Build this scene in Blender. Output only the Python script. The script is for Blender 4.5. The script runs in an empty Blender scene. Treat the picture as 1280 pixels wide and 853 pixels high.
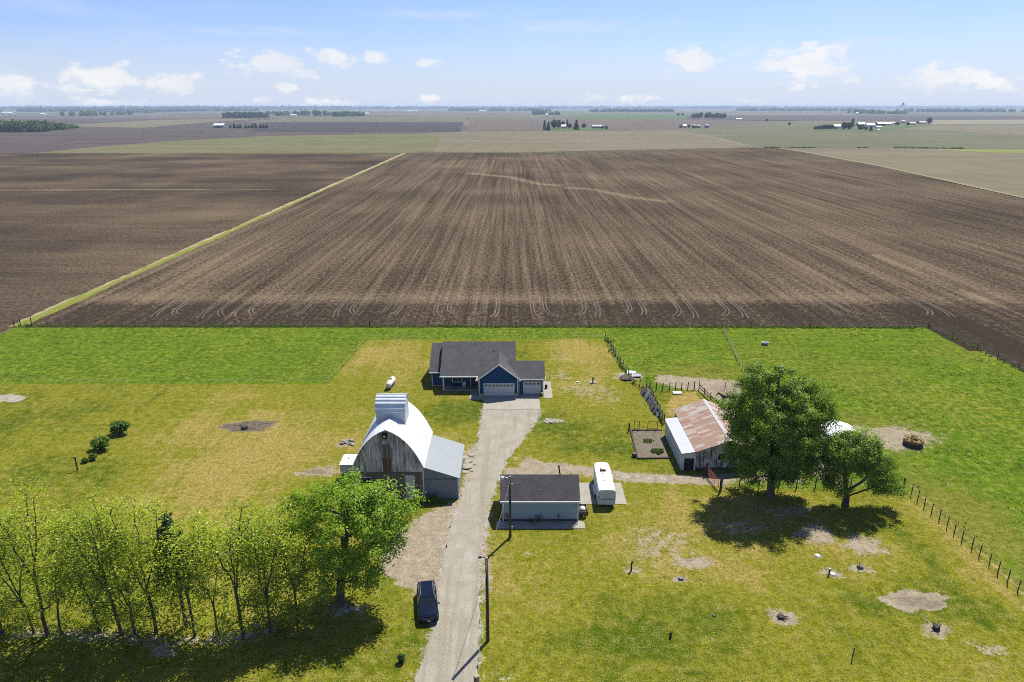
import bpy, bmesh, math, random
import numpy as np
from mathutils import Vector, Matrix
sc = bpy.context.scene
COL = sc.collection
# ------------------------------------------------------------------ camera
F = 853.33; PITCH = math.atan(293.0/F); H = 45.0
cam_d = bpy.data.cameras.new('camera'); cam = bpy.data.objects.new('camera', cam_d); COL.objects.link(cam)
cam_d.sensor_width = 36.0; cam_d.lens = F/1280*36.0; cam_d.clip_end = 200000.0; cam_d.clip_start = 0.5
cam.location = (0, 0, H); cam.rotation_euler = (math.pi/2-PITCH, 0, 0)
sc.camera = cam
# ------------------------------------------------------------------ exposure, sun, sky
sc.view_settings.view_transform = 'Standard'; sc.view_settings.look = 'None'
sc.view_settings.exposure = 0.75; sc.view_settings.gamma = 1.0
try: sc.view_settings.use_curve_mapping = False
except Exception: pass
cy = sc.cycles
cy.max_bounces = 8; cy.diffuse_bounces = 4; cy.glossy_bounces = 2; cy.transmission_bounces = 3
cy.transparent_max_bounces = 6; cy.volume_bounces = 0; cy.use_denoising = False
cy.pixel_filter_type = 'BLACKMAN_HARRIS'; cy.filter_width = 0.95
cy.caustics_reflective = False; cy.caustics_refractive = False
SUN_EL = math.radians(60.0); SUN_AZ = math.radians(33.0)      # azimuth from +y towards +x
SUN_DIR = Vector((math.cos(SUN_EL)*math.sin(SUN_AZ), math.cos(SUN_EL)*math.cos(SUN_AZ), math.sin(SUN_EL)))
sl = bpy.data.lights.new('sun', 'SUN'); sl.energy = 5.0; sl.angle = math.radians(0.5); sl.color = (1.0, 0.95, 0.86)
so = bpy.data.objects.new('sun', sl); COL.objects.link(so); so.location = (0, 0, 300)
so.rotation_euler = SUN_DIR.to_track_quat('Z', 'Y').to_euler()

def ray(px, py):
    u = (px-640)/F; v = (py-426.5)/F
    return u, math.cos(PITCH)-v*math.sin(PITCH), math.sin(PITCH)+v*math.cos(PITCH)
def G(px, py, z=0.0):
    x, f, d = ray(px, py); t = (H-z)/d
    return (x*t, f*t)

def nd(nt, t, ins=None, **at):
    n = nt.nodes.new(t)
    for k, v in at.items(): setattr(n, k, v)
    for k, v in (ins or {}).items():
        if isinstance(v, bpy.types.NodeSocket): nt.links.new(v, n.inputs[k])
        else: n.inputs[k].default_value = v
    return n
def math_(nt, op, a, b=0.0, clamp=False):
    return nd(nt, 'ShaderNodeMath', {0: a, 1: b}, operation=op, use_clamp=clamp).outputs[0]
def mix(nt, f, a, b):
    c4 = lambda c: c if isinstance(c, bpy.types.NodeSocket) else (c[0], c[1], c[2], 1.0)
    return nd(nt, 'ShaderNodeMix', {0: f, 6: c4(a), 7: c4(b)}, data_type='RGBA').outputs[2]
def step(nt, x, lo, hi, a=0.0, b=1.0):
    return nd(nt, 'ShaderNodeMapRange', {0: x, 1: lo, 2: hi, 3: a, 4: b}, interpolation_type='SMOOTHSTEP').outputs[0]
def coords(nt, scale=(1, 1, 1), kind='Object', rot=(0, 0, 0)):
    tc = nd(nt, 'ShaderNodeTexCoord')
    return nd(nt, 'ShaderNodeMapping', {'Vector': tc.outputs[kind], 'Scale': scale, 'Rotation': rot}).outputs[0]
def noise(nt, vec, scale, detail=3.0, rough=0.55, dist=0.0):
    return nd(nt, 'ShaderNodeTexNoise', {'Vector': vec, 'Scale': scale, 'Detail': detail, 'Roughness': rough, 'Distortion': dist}).outputs[0]
def attr(nt, name):
    return nd(nt, 'ShaderNodeAttribute', attribute_name=name).outputs['Fac']

def make_world():
    w = bpy.data.worlds.new('World'); sc.world = w; w.use_nodes = True
    nt = w.node_tree; nt.nodes.clear()
    STR = 0.10
    sky = nd(nt, 'ShaderNodeTexSky', sky_type='NISHITA', sun_disc=False, sun_elevation=SUN_EL, sun_rotation=SUN_AZ,
             altitude=300.0, air_density=1.0, dust_density=0.6, ozone_density=1.6)
    tc = nd(nt, 'ShaderNodeTexCoord')
    sep = nd(nt, 'ShaderNodeSeparateXYZ', {0: tc.outputs['Generated']})
    az = math_(nt, 'ARCTAN2', sep.outputs[0], sep.outputs[1])
    el = math_(nt, 'ARCSINE', sep.outputs[2])
    v = nd(nt, 'ShaderNodeCombineXYZ', {0: az, 1: el, 2: 0.0}).outputs[0]
    vn = nd(nt, 'ShaderNodeVectorMath', {0: v, 1: (1.0, 1.9, 1.0)}, operation='MULTIPLY').outputs[0]
    clouds = [(18,106,48,17,1),(128,100,62,20,1),(212,104,50,15,1),(60,124,95,9,.55),(130,129,75,8,.6),(-60,110,60,16,1),
      (338,80,58,20,1),(372,92,36,10,.9),(359,110,22,8,.9),(322,125,26,8,.75),(424,74,34,14,1),(470,74,22,11,.85),(385,62,13,7,.8),
      (540,77,24,8,.7),(537,124,19,9,.8),(410,128,55,9,.6),(862,76,46,22,1),(932,66,20,9,.8),(1012,78,60,29,1.05),(965,84,32,14,.8),
      (1066,101,18,7,.7),(1185,98,74,18,.95),(1240,104,50,12,.8),(742,122,24,8,.6),(797,124,38,9,.65),(935,127,28,9,.65),(1330,100,60,18,.9),
      (1500,90,90,26,1),(-220,95,90,25,1)]
    cur = None
    for (px, py, rx, ry, wt) in clouds:
        x, f, d = ray(px, py)
        a = math.atan2(x, f); e = math.atan2(-d, math.hypot(x, f))
        k = math.cos(a)**1.2/F
        p = nd(nt, 'ShaderNodeVectorMath', {0: v, 1: (a, e, 0)}, operation='SUBTRACT').outputs[0]
        p = nd(nt, 'ShaderNodeVectorMath', {0: p, 1: (1/(rx*k*1.02), 1/(ry/F*1.1), 0)}, operation='MULTIPLY').outputs[0]
        ln = nd(nt, 'ShaderNodeVectorMath', {0: p}, operation='LENGTH').outputs['Value']
        dd = nd(nt, 'ShaderNodeMath', {0: ln, 1: -wt, 2: wt}, operation='MULTIPLY_ADD').outputs[0]
        cur = dd if cur is None else math_(nt, 'MAXIMUM', cur, dd)
    n1 = noise(nt, vn, 34.0, 7.0, 0.62)
    n2 = noise(nt, vn, 9.0, 4.0, 0.5)
    dens = math_(nt, 'ADD', cur, math_(nt, 'MULTIPLY', math_(nt, 'SUBTRACT', n1, 0.5), 2.3))
    cov = step(nt, dens, 0.22, 0.72)
    # thin high cirrus
    vc = nd(nt, 'ShaderNodeMapping', {'Vector': v, 'Scale': (3.0, 14.0, 1), 'Rotation': (0, 0, math.radians(8))}).outputs[0]
    cir = step(nt, noise(nt, vc, 1.3, 5.0, 0.6, 0.6), 0.46, 0.82, 0.0, 0.4)
    wis = None
    for (px, py, rx, ry, tl) in ((700,34,150,13,.10),(800,30,90,9,-.04),(770,74,75,6,.0),(540,18,120,9,.08),(1110,50,80,5,-.05),(330,40,120,8,.04)):
        x, f, d = ray(px, py); p = nd(nt, 'ShaderNodeVectorMath', {0: v, 1: (math.atan2(x, f), math.atan2(-d, math.hypot(x, f)), 0)}, operation='SUBTRACT').outputs[0]
        p = nd(nt, 'ShaderNodeMapping', {'Vector': p, 'Rotation': (0, 0, tl), 'Scale': (F/rx, F/ry, 0)}).outputs[0]
        ln = nd(nt, 'ShaderNodeVectorMath', {0: p}, operation='LENGTH').outputs['Value']; q = step(nt, ln, 1.0, 0.1)
        wis = q if wis is None else math_(nt, 'MAXIMUM', wis, q)
    cir = math_(nt, 'MAXIMUM', cir, math_(nt, 'MULTIPLY', math_(nt, 'MULTIPLY', wis, step(nt, noise(nt, vc, 5.0, 6.0, 0.62, 0.8), 0.25, 0.7)), 0.62))
    veil = step(nt, el, -0.02, 0.105, 0.95, 0.04)             # thin high haze towards the horizon
    k = 1.0/STR
    skyc = nd(nt, 'ShaderNodeMix', {0: 1.0, 6: sky.outputs[0], 7: (0.57, 0.635, 0.92, 1)}, data_type='RGBA', blend_type='MULTIPLY').outputs[2]
    base = mix(nt, veil, skyc, (0.400*k, 0.450*k, 0.540*k))
    base = mix(nt, cir, base, (0.42*k, 0.47*k, 0.57*k))
    cc = mix(nt, step(nt, n2, 0.35, 0.7), (0.47*k, 0.495*k, 0.545*k), (0.585*k, 0.58*k, 0.575*k))
    base = mix(nt, math_(nt, 'MULTIPLY', cov, 0.93), base, cc)
    bg = nd(nt, 'ShaderNodeBackground', {'Color': base, 'Strength': STR})
    out = nd(nt, 'ShaderNodeOutputWorld', {'Surface': bg.outputs[0]})
make_world()

# ------------------------------------------------------------------ helpers
def tag(o, label=None, cat=None, group=None, kind=None):
    if label: o['label'] = label
    if cat: o['category'] = cat
    if group: o['group'] = group
    if kind: o['kind'] = kind
    return o
def thing(name, label, cat, loc=(0, 0, 0), rz=0.0, group=None):
    o = bpy.data.objects.new(name, None); COL.objects.link(o)
    o.location = loc; o.rotation_euler = (0, 0, rz); o.empty_display_size = 0.3
    return tag(o, label, cat, group)
def copy_tree(o, loc=None, rz=None, label=None, scale=None):
    c = o.copy(); COL.objects.link(c)
    for ch in list(o.children):
        d = ch.copy(); COL.objects.link(d); d.parent = c
        for g in ch.children:
            e = g.copy(); COL.objects.link(e); e.parent = d
    if loc is not None: c.location = loc
    if rz is not None: c.rotation_euler = (0, 0, rz)
    if label: c['label'] = label
    if scale: c.scale = scale
    return c
class MB:
    def __init__(s, off=(0, 0, 0)): s.v = []; s.f = []; s.off = off
    def poly(s, pts):
        b = len(s.v); s.v += [tuple(p) for p in pts]; s.f.append(tuple(range(b, b+len(pts)))); return s
    def box(s, x0, x1, y0, y1, z0, z1):
        b = len(s.v)
        s.v += [(x0,y0,z0),(x1,y0,z0),(x1,y1,z0),(x0,y1,z0),(x0,y0,z1),(x1,y0,z1),(x1,y1,z1),(x0,y1,z1)]
        s.f += [tuple(b+i for i in q) for q in ((0,3,2,1),(4,5,6,7),(0,1,5,4),(1,2,6,5),(2,3,7,6),(3,0,4,7))]; return s
    def hexa(s, lo, hi):                    # two quads, lower and upper loop of the same winding
        b = len(s.v); s.v += [tuple(p) for p in lo]+[tuple(p) for p in hi]
        n = len(lo)
        s.f.append(tuple(b+i for i in reversed(range(n)))); s.f.append(tuple(b+n+i for i in range(n)))
        for i in range(n):
            j = (i+1) % n; s.f.append((b+i, b+j, b+n+j, b+n+i))
        return s
    def slab(s, quad, t):                   # a sheet thickened straight down by t
        lo = [(p[0], p[1], p[2]-t) for p in quad]; return s.hexa(lo, quad)
    def tube(s, a, b, r0, r1=None, n=8, cap=True):
        r1 = r0 if r1 is None else r1
        a = Vector(a); b = Vector(b); d = (b-a).normalized()
        u = d.orthogonal().normalized(); w = d.cross(u)
        k = len(s.v)
        for c, r in ((a, r0), (b, r1)):
            for i in range(n):
                t = 2*math.pi*i/n; s.v.append(tuple(c+u*math.cos(t)*r+w*math.sin(t)*r))
        for i in range(n):
            j = (i+1) % n; s.f.append((k+i, k+j, k+n+j, k+n+i))
        if cap: s.f.append(tuple(k+i for i in reversed(range(n)))); s.f.append(tuple(k+n+i for i in range(n)))
        return s
    def lathe(s, prof, c=(0, 0, 0), n=24, axis='z'):
        k = len(s.v)
        for (r, h) in prof:
            for i in range(n):
                t = 2*math.pi*i/n; p = (r*math.cos(t), r*math.sin(t), h)
                if axis == 'y': p = (p[0], p[2], p[1])
                if axis == 'x': p = (p[2], p[0], p[1])
                s.v.append((p[0]+c[0], p[1]+c[1], p[2]+c[2]))
        for q in range(len(prof)-1):
            for i in range(n):
                j = (i+1) % n; s.f.append((k+q*n+i, k+q*n+j, k+(q+1)*n+j, k+(q+1)*n+i))
        return s
    def build(s, name, mat, parent=None, smooth=False, bevel=0.0):
        me = bpy.data.meshes.new(name)
        me.from_pydata([(x-s.off[0], y-s.off[1], z-s.off[2]) for x, y, z in s.v], [], s.f)
        bm = bmesh.new(); bm.from_mesh(me)
        bmesh.ops.recalc_face_normals(bm, faces=bm.faces)
        if bevel: bmesh.ops.bevel(bm, geom=[e for e in bm.edges if len(e.link_faces) == 2 and e.calc_face_angle(0) > 0.5], offset=bevel, segments=2, affect='EDGES')
        bm.to_mesh(me); bm.free(); me.update()
        if smooth: me.polygons.foreach_set('use_smooth', [True]*len(me.polygons))
        o = bpy.data.objects.new(name, me); COL.objects.link(o)
        if mat: me.materials.append(mat)
        if parent: o.parent = parent
        return o
def np_mesh(name, V, Q, mat, parent=None, attrs=None, smooth=False):
    V = np.asarray(V, np.float32); Q = np.asarray(Q, np.int32); k = Q.shape[1]
    me = bpy.data.meshes.new(name)
    me.vertices.add(len(V)); me.vertices.foreach_set('co', V.ravel())
    me.loops.add(Q.size); me.loops.foreach_set('vertex_index', Q.ravel())
    me.polygons.add(len(Q)); me.polygons.foreach_set('loop_start', np.arange(0, Q.size, k, dtype=np.int32))
    try: me.polygons.foreach_set('loop_total', np.full(len(Q), k, np.int32))
    except Exception: pass
    if smooth: me.polygons.foreach_set('use_smooth', np.ones(len(Q), bool))
    for n, a in (attrs or {}).items():
        at = me.attributes.new(n, 'FLOAT', 'POINT'); at.data.foreach_set('value', np.asarray(a, np.float32))
    me.update(calc_edges=True); me.validate()
    o = bpy.data.objects.new(name, me); COL.objects.link(o)
    if mat: me.materials.append(mat)
    if parent: o.parent = parent
    return o

# ------------------------------------------------------------------ materials
def new_mat(name):
    m = bpy.data.materials.new(name); m.use_nodes = True; nt = m.node_tree; nt.nodes.clear()
    p = nd(nt, 'ShaderNodeBsdfPrincipled'); nd(nt, 'ShaderNodeOutputMaterial', {0: p.outputs[0]})
    return m, nt, p
def bump(nt, p, h, strength=0.4, dist=0.05):
    b = nd(nt, 'ShaderNodeBump', {'Height': h, 'Strength': strength, 'Distance': dist}); nt.links.new(b.outputs[0], p.inputs['Normal'])
ALB = (0.70, 0.70, 0.67)            # one overall albedo level for every painted, wooden, earthen and metal surface
def setc(nt, p, c, rough=0.8, metal=0.0, spec=0.3):
    if not isinstance(c, bpy.types.NodeSocket): c = mix(nt, 0.0, c, c)
    nt.links.new(nd(nt, 'ShaderNodeMix', {0: 1.0, 6: c, 7: (ALB[0], ALB[1], ALB[2], 1)}, data_type='RGBA', blend_type='MULTIPLY').outputs[2], p.inputs['Base Color'])
    p.inputs['Roughness'].default_value = rough; p.inputs['Metallic'].default_value = metal
    p.inputs['Specular IOR Level'].default_value = spec
def plain(name, c, rough=0.6, metal=0.0, var=0.18, scale=1.5, spec=0.35, stretch=(1, 1, 1), grime=None):
    m, nt, p = new_mat(name)
    n = noise(nt, coords(nt, stretch), scale, 5.0, 0.6)
    f = step(nt, n, 0.3, 0.7)
    c2 = tuple(x*(1-var) for x in c)
    k = mix(nt, f, c, c2)
    if grime:
        n2 = noise(nt, coords(nt, stretch), scale*4.3, 4.0, 0.65)
        k = mix(nt, step(nt, n2, 0.58, 0.78), k, grime)
    setc(nt, p, k, rough, metal, spec); return m
def ribbed(name, c, axis, pitch, rough=0.4, metal=0.0, var=0.15, c2=None, spec=0.4, depth=0.02):
    """metal sheet with ribs repeating along one axis, faint streaks across it"""
    m, nt, p = new_mat(name)
    tc = nd(nt, 'ShaderNodeTexCoord'); sep = nd(nt, 'ShaderNodeSeparateXYZ', {0: tc.outputs['Object']})
    t = math_(nt, 'MULTIPLY', sep.outputs[axis], 2*math.pi/pitch)
    w = math_(nt, 'POWER', math_(nt, 'ABSOLUTE', math_(nt, 'SINE', math_(nt, 'MULTIPLY', t, 0.5))), 6.0)
    st = [0.25, 0.25, 0.25]; st[axis] = 3.0
    n = noise(nt, coords(nt, tuple(st)), 2.0, 4.0, 0.6)
    n2 = noise(nt, coords(nt), 0.6, 4.0, 0.6)
    f = math_(nt, 'MULTIPLY', step(nt, n, 0.35, 0.7), step(nt, n2, 0.25, 0.7))
    k = mix(nt, f, c, c2 or tuple(x*(1-var) for x in c))
    setc(nt, p, k, rough, metal, spec); bump(nt, p, w, 0.8, depth); return m

def lawn_mat():
    m, nt, p = new_mat('grass_and_soil')
    co = coords(nt)
    big = noise(nt, co, 0.045, 4.0, 0.55); mid = noise(nt, co, 0.22, 5.0, 0.6)
    sm = noise(nt, co, 0.95, 5.0, 0.65); fine = noise(nt, co, 3.6, 4.0, 0.7); vf = noise(nt, co, 9.0, 2.0, 0.6)
    mow = noise(nt, coords(nt, (0.75, 0.035, 1), rot=(0, 0, math.radians(-9))), 1.0, 3.0, 0.55)
    A = lambda n: attr(nt, n)
    mot = math_(nt, 'ADD', math_(nt, 'MULTIPLY', mid, 0.55), math_(nt, 'ADD', math_(nt, 'MULTIPLY', sm, 0.4), math_(nt, 'MULTIPLY', mow, 0.35)))   # ~0.65
    # lawn: green to olive to tan, in broad patches, mower lines and clumps
    fl = noise(nt, coords(nt, (2.2, 0.05, 1), rot=(0, 0, math.radians(-5))), 1.0, 3.0, 0.6)
    px_ = nd(nt, 'ShaderNodeSeparateXYZ', {0: co}).outputs[0]
    mw = step(nt, math_(nt, 'ABSOLUTE', math_(nt, 'SUBTRACT', px_, 4.0)), 16.0, 32.0, 0.35, 1.0)
    lines = math_(nt, 'MULTIPLY', mw, math_(nt, 'ADD', math_(nt, 'MULTIPLY', math_(nt, 'SUBTRACT', mow, 0.5), 1.1), math_(nt, 'MULTIPLY', math_(nt, 'SUBTRACT', fl, 0.5), 0.9)))
    cen = lambda n, k: math_(nt, 'MULTIPLY', math_(nt, 'SUBTRACT', n, 0.5), k)
    t = math_(nt, 'ADD', math_(nt, 'ADD', cen(big, 2.4), cen(mid, 1.7)), math_(nt, 'ADD', cen(sm, 1.0), lines))
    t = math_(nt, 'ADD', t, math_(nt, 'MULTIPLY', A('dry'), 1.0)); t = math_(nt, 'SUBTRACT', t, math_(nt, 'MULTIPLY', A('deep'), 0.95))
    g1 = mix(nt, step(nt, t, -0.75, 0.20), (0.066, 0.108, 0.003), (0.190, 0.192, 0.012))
    g1 = mix(nt, step(nt, t, 0.18, 1.05), g1, (0.335, 0.255, 0.072))
    # pasture: bright green
    l0 = mix(nt, step(nt, mot, 0.48, 0.86), (0.056, 0.140, 0.001), (0.132, 0.222, 0.004))
    pst = noise(nt, coords(nt, (0.10, 1.1, 1)), 1.0, 4.0, 0.7)
    l0 = mix(nt, step(nt, pst, 0.36, 0.56, 0.5, 0.0), l0, (0.030, 0.092, 0.001))
    l0 = mix(nt, step(nt, math_(nt, 'ADD', math_(nt, 'MULTIPLY', sm, 0.6), math_(nt, 'MULTIPLY', big, 0.5)), 0.55, 0.76), l0, (0.215, 0.235, 0.018))
    l0 = mix(nt, math_(nt, 'MULTIPLY', step(nt, A('dry'), 0.15, 1.0), 0.7), l0, (0.200, 0.180, 0.030))
    lf = step(nt, math_(nt, 'ADD', A('lush'), math_(nt, 'MULTIPLY', math_(nt, 'ADD', math_(nt, 'SUBTRACT', sm, 0.5), math_(nt, 'MULTIPLY', math_(nt, 'SUBTRACT', mid, 0.5), 0.8)), 0.75)), 0.32, 0.66)
    g = mix(nt, lf, g1, l0)
    # clumps and blades: fine light and dark
    cl = noise(nt, co, 1.5, 6.0, 0.85)
    kf = nd(nt, 'ShaderNodeMapRange', {0: cl, 1: 0.30, 2: 0.70, 3: 0.46, 4: 1.58}).outputs[0]
    g = nd(nt, 'ShaderNodeVectorMath', {0: g, 3: kf}, operation='SCALE').outputs[0]
    g = mix(nt, step(nt, fine, 0.30, 0.60, 0.70, 0.0), g, (0.040, 0.060, 0.004))
    g = mix(nt, step(nt, math_(nt, 'ADD', vf, math_(nt, 'MULTIPLY', sm, 0.5)), 0.74, 0.94, 0.0, 0.7), g, (0.38, 0.32, 0.11))
    # straw, bare soil, gravel with ragged edges
    rag = math_(nt, 'ADD', math_(nt, 'MULTIPLY', math_(nt, 'SUBTRACT', sm, 0.5), 0.9), math_(nt, 'MULTIPLY', math_(nt, 'SUBTRACT', fine, 0.5), 0.9))
    def lay(g, name, ca, cb):
        f = step(nt, math_(nt, 'ADD', A(name), rag), 0.36, 0.66)
        return mix(nt, f, g, mix(nt, step(nt, math_(nt, 'ADD', math_(nt, 'MULTIPLY', fine, 0.6), math_(nt, 'MULTIPLY', sm, 0.5)), 0.40, 0.68), ca, cb))
    g = lay(g, 'straw', (0.205, 0.150, 0.035), (0.400, 0.300, 0.110))
    g = lay(g, 'bare', (0.240, 0.196, 0.136), (0.385, 0.328, 0.245))
    g = lay(g, 'gravel', (0.235, 0.210, 0.168), (0.440, 0.410, 0.360))
    g = lay(g, 'mud', (0.085, 0.066, 0.050), (0.190, 0.160, 0.122))
    setc(nt, p, g, 1.0, 0, 0.0)
    hh = math_(nt, 'ADD', math_(nt, 'MULTIPLY', fine, 0.6), math_(nt, 'MULTIPLY', sm, 0.7))
    bump(nt, p, hh, 0.75, 0.28)
    return m
def gravel_mat(name='gravel'):
    m, nt, p = new_mat(name)
    co = coords(nt)
    a = noise(nt, co, 0.5, 5.0, 0.65); b = noise(nt, co, 5.0, 3.0, 0.7)
    tr = noise(nt, coords(nt, (1.1, 0.05, 1), rot=(0, 0, math.radians(7))), 1.0, 4.0, 0.6)
    k = mix(nt, step(nt, a, 0.3, 0.72), (0.290, 0.262, 0.205), (0.375, 0.350, 0.295))
    k = mix(nt, step(nt, tr, 0.47, 0.60, 0, 0.75), k, (0.275, 0.238, 0.185))
    k = mix(nt, step(nt, b, 0.52, 0.75, 0, 0.5), k, (0.52, 0.50, 0.46))
    k = mix(nt, step(nt, b, 0.48, 0.28, 0, 0.5), k, (0.15, 0.125, 0.095))
    setc(nt, p, k, 0.95, 0, 0.15); bump(nt, p, b, 0.5, 0.05); return m
def soil_mat(name, dark, light, axis='y', straw=(0.30, 0.235, 0.155), amt=0.5):
    """tilled soil; streaks run along one axis"""
    m, nt, p = new_mat(name)
    s1 = (0.52, 0.0075, 1) if axis == 'y' else (0.006, 0.16, 1)
    s2 = (0.10, 0.0030, 1) if axis == 'y' else (0.0022, 0.022, 1)
    s3 = (1.7, 0.012, 1) if axis == 'y' else (0.06, 0.8, 1)
    a = noise(nt, coords(nt, s1), 1.0, 4.0, 0.6); b = noise(nt, coords(nt, s2), 1.0, 4.0, 0.55, 0.4); c = noise(nt, coords(nt, s3), 1.0, 4.0, 0.75)
    pt = noise(nt, coords(nt), 0.012, 4.0, 0.55); sp = noise(nt, coords(nt, (1.0, 0.55, 1)), 1.2, 5.0, 0.85)
    ka, kb, kc, kp = (0.44, 0.26, 0.38, 0.34) if axis == 'y' else (0.20, 0.22, 0.26, 0.74)
    s = math_(nt, 'ADD', math_(nt, 'ADD', math_(nt, 'MULTIPLY', a, ka), math_(nt, 'MULTIPLY', b, kb)), math_(nt, 'ADD', math_(nt, 'MULTIPLY', c, kc), math_(nt, 'MULTIPLY', pt, kp)))
    s = math_(nt, 'ADD', s, math_(nt, 'MULTIPLY', math_(nt, 'SUBTRACT', sp, 0.5), 1.15))
    s = math_(nt, 'ADD', s, math_(nt, 'MULTIPLY', attr(nt, 'pale'), 0.22))
    k = mix(nt, step(nt, s, 0.54, 0.86), dark, light)
    k = mix(nt, math_(nt, 'MULTIPLY', step(nt, s, 0.74, 0.98), amt), k, straw)
    setc(nt, p, k, 1.0, 0, 0.0)
    bump(nt, p, math_(nt, 'ADD', sp, math_(nt, 'MULTIPLY', c, 0.5)), 0.4, 0.15)
    return m
def field_mat(name, c1, c2, sc_=0.02):
    m, nt, p = new_mat(name)
    a = noise(nt, coords(nt, (0.35, 1.6, 1)), sc_*0.5, 5.0, 0.65); b = noise(nt, coords(nt, (1.0, 0.12, 1)), sc_*4, 4.0, 0.6); c = noise(nt, coords(nt), 0.35, 3.0, 0.7)
    s = math_(nt, 'ADD', math_(nt, 'MULTIPLY', a, 0.55), math_(nt, 'ADD', math_(nt, 'MULTIPLY', b, 0.28), math_(nt, 'MULTIPLY', c, 0.22)))
    setc(nt, p, mix(nt, step(nt, s, 0.38, 0.66), c1, c2), 0.95, 0, 0.1); return m
def far_ground_mat():
    m, nt, p = new_mat('farmland')
    tc = nd(nt, 'ShaderNodeTexCoord')
    sep = nd(nt, 'ShaderNodeSeparateXYZ', {0: tc.outputs['Object']})
    fx = math_(nt, 'FLOOR', math_(nt, 'DIVIDE', math_(nt, 'ADD', sep.outputs[0], 6110.0), 803.0))
    wob = noise(nt, nd(nt, 'ShaderNodeCombineXYZ', {0: fx}).outputs[0], 3.0, 2.0)
    fy = math_(nt, 'FLOOR', math_(nt, 'ADD', math_(nt, 'DIVIDE', sep.outputs[1], 402.0), math_(nt, 'MULTIPLY', wob, 7.0)))
    wn = nd(nt, 'ShaderNodeTexWhiteNoise', {0: nd(nt, 'ShaderNodeCombineXYZ', {0: fx, 1: fy}).outputs[0]}, noise_dimensions='2D').outputs['Value']
    r = nd(nt, 'ShaderNodeValToRGB', {0: wn}); r.color_ramp.interpolation = 'CONSTANT'
    el = r.color_ramp.elements
    cols = [(0, (.085, .066, .054)), (.22, (.125, .098, .075)), (.42, (.165, .140, .090)), (.58, (.105, .125, .045)), (.70, (.070, .054, .046)), (.84, (.135, .135, .062)), (.93, (.070, .115, .030))]
    el[0].position = 0; el[0].color = (*cols[0][1], 1); el[1].position = cols[1][0]; el[1].color = (*cols[1][1], 1)
    for q, c in cols[2:]:
        e = el.new(q); e.color = (*c, 1)
    n = noise(nt, coords(nt, (0.3, 1.5, 1)), 0.006, 5.0, 0.65)
    k = mix(nt, step(nt, n, 0.35, 0.7, 0, 0.5), r.outputs[0], (0.16, 0.13, 0.095))
    setc(nt, p, k, 0.95, 0, 0.1); return m
def shingle_mat(name, c):
    m, nt, p = new_mat(name)
    br = nd(nt, 'ShaderNodeTexBrick', {'Vector': coords(nt), 'Scale': 1.0, 'Color1': (*c, 1), 'Color2': (*[x*0.72 for x in c], 1), 'Mortar': (*[x*0.5 for x in c], 1), 'Mortar Size': 0.012, 'Brick Width': 0.5, 'Row Height': 0.16, 'Bias': 0.0})
    n = noise(nt, coords(nt), 0.7, 4.0, 0.6)
    k = mix(nt, step(nt, n, 0.35, 0.7, 0, 0.4), br.outputs[0], tuple(x*1.35 for x in c))
    n2 = noise(nt, coords(nt), 7.0, 2.0, 0.7)
    k = mix(nt, step(nt, n2, 0.5, 0.8, 0, 0.4), k, tuple(x*1.7 for x in c))
    setc(nt, p, k, 0.9, 0, 0.2); return m
def planks_mat(name, dark, light, width=0.22, paint=None, amt=0.5, lo=0.5):
    """vertical boards along x, grey weather streaks, optional peeling paint"""
    m, nt, p = new_mat(name)
    tc = nd(nt, 'ShaderNodeTexCoord'); sep = nd(nt, 'ShaderNodeSeparateXYZ', {0: tc.outputs['Object']})
    q = math_(nt, 'DIVIDE', math_(nt, 'ADD', sep.outputs[0], math_(nt, 'MULTIPLY', sep.outputs[1], 1.0)), width)
    fl = math_(nt, 'FLOOR', q); fr = math_(nt, 'FRACT', q)
    wn = nd(nt, 'ShaderNodeTexWhiteNoise', {1: fl}, noise_dimensions='1D').outputs['Value']
    v2 = nd(nt, 'ShaderNodeCombineXYZ', {0: q, 1: fl, 2: math_(nt, 'MULTIPLY', sep.outputs[2], 0.30)}).outputs[0]
    n = noise(nt, v2, 2.2, 6.0, 0.7); n2 = noise(nt, coords(nt, (1, 1, 0.3)), 1.1, 4.0, 0.65)
    s = math_(nt, 'ADD', math_(nt, 'MULTIPLY', wn, 0.35), math_(nt, 'ADD', math_(nt, 'MULTIPLY', n, 0.6), math_(nt, 'MULTIPLY', n2, 0.4)))
    k = mix(nt, step(nt, s, 0.45, 0.95), dark, light)
    if paint: k = mix(nt, math_(nt, 'MULTIPLY', step(nt, math_(nt, 'ADD', math_(nt, 'MULTIPLY', n, 0.7), math_(nt, 'MULTIPLY', n2, 0.5)), lo, lo+0.12), amt), k, paint)
    gap = math_(nt, 'MAXIMUM', step(nt, fr, 0.09, 0.03), step(nt, fr, 0.92, 0.98))
    k = mix(nt, math_(nt, 'MULTIPLY', gap, 0.75), k, (0.02, 0.018, 0.016))
    setc(nt, p, k, 0.9, 0, 0.15); bump(nt, p, math_(nt, 'SUBTRACT', n, gap), 0.5, 0.02); return m
def siding_mat(name, c, pitch=0.18):
    m, nt, p = new_mat(name)
    tc = nd(nt, 'ShaderNodeTexCoord'); sep = nd(nt, 'ShaderNodeSeparateXYZ', {0: tc.outputs['Object']})
    fr = math_(nt, 'FRACT', math_(nt, 'DIVIDE', sep.outputs[2], pitch))
    n = noise(nt, coords(nt, (0.6, 0.6, 5)), 1.0, 3.0)
    k = mix(nt, step(nt, n, 0.35, 0.7, 0, 0.25), c, tuple(x*1.25 for x in c))
    setc(nt, p, k, 0.65, 0, 0.15); bump(nt, p, fr, 0.6, 0.02); return m
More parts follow.
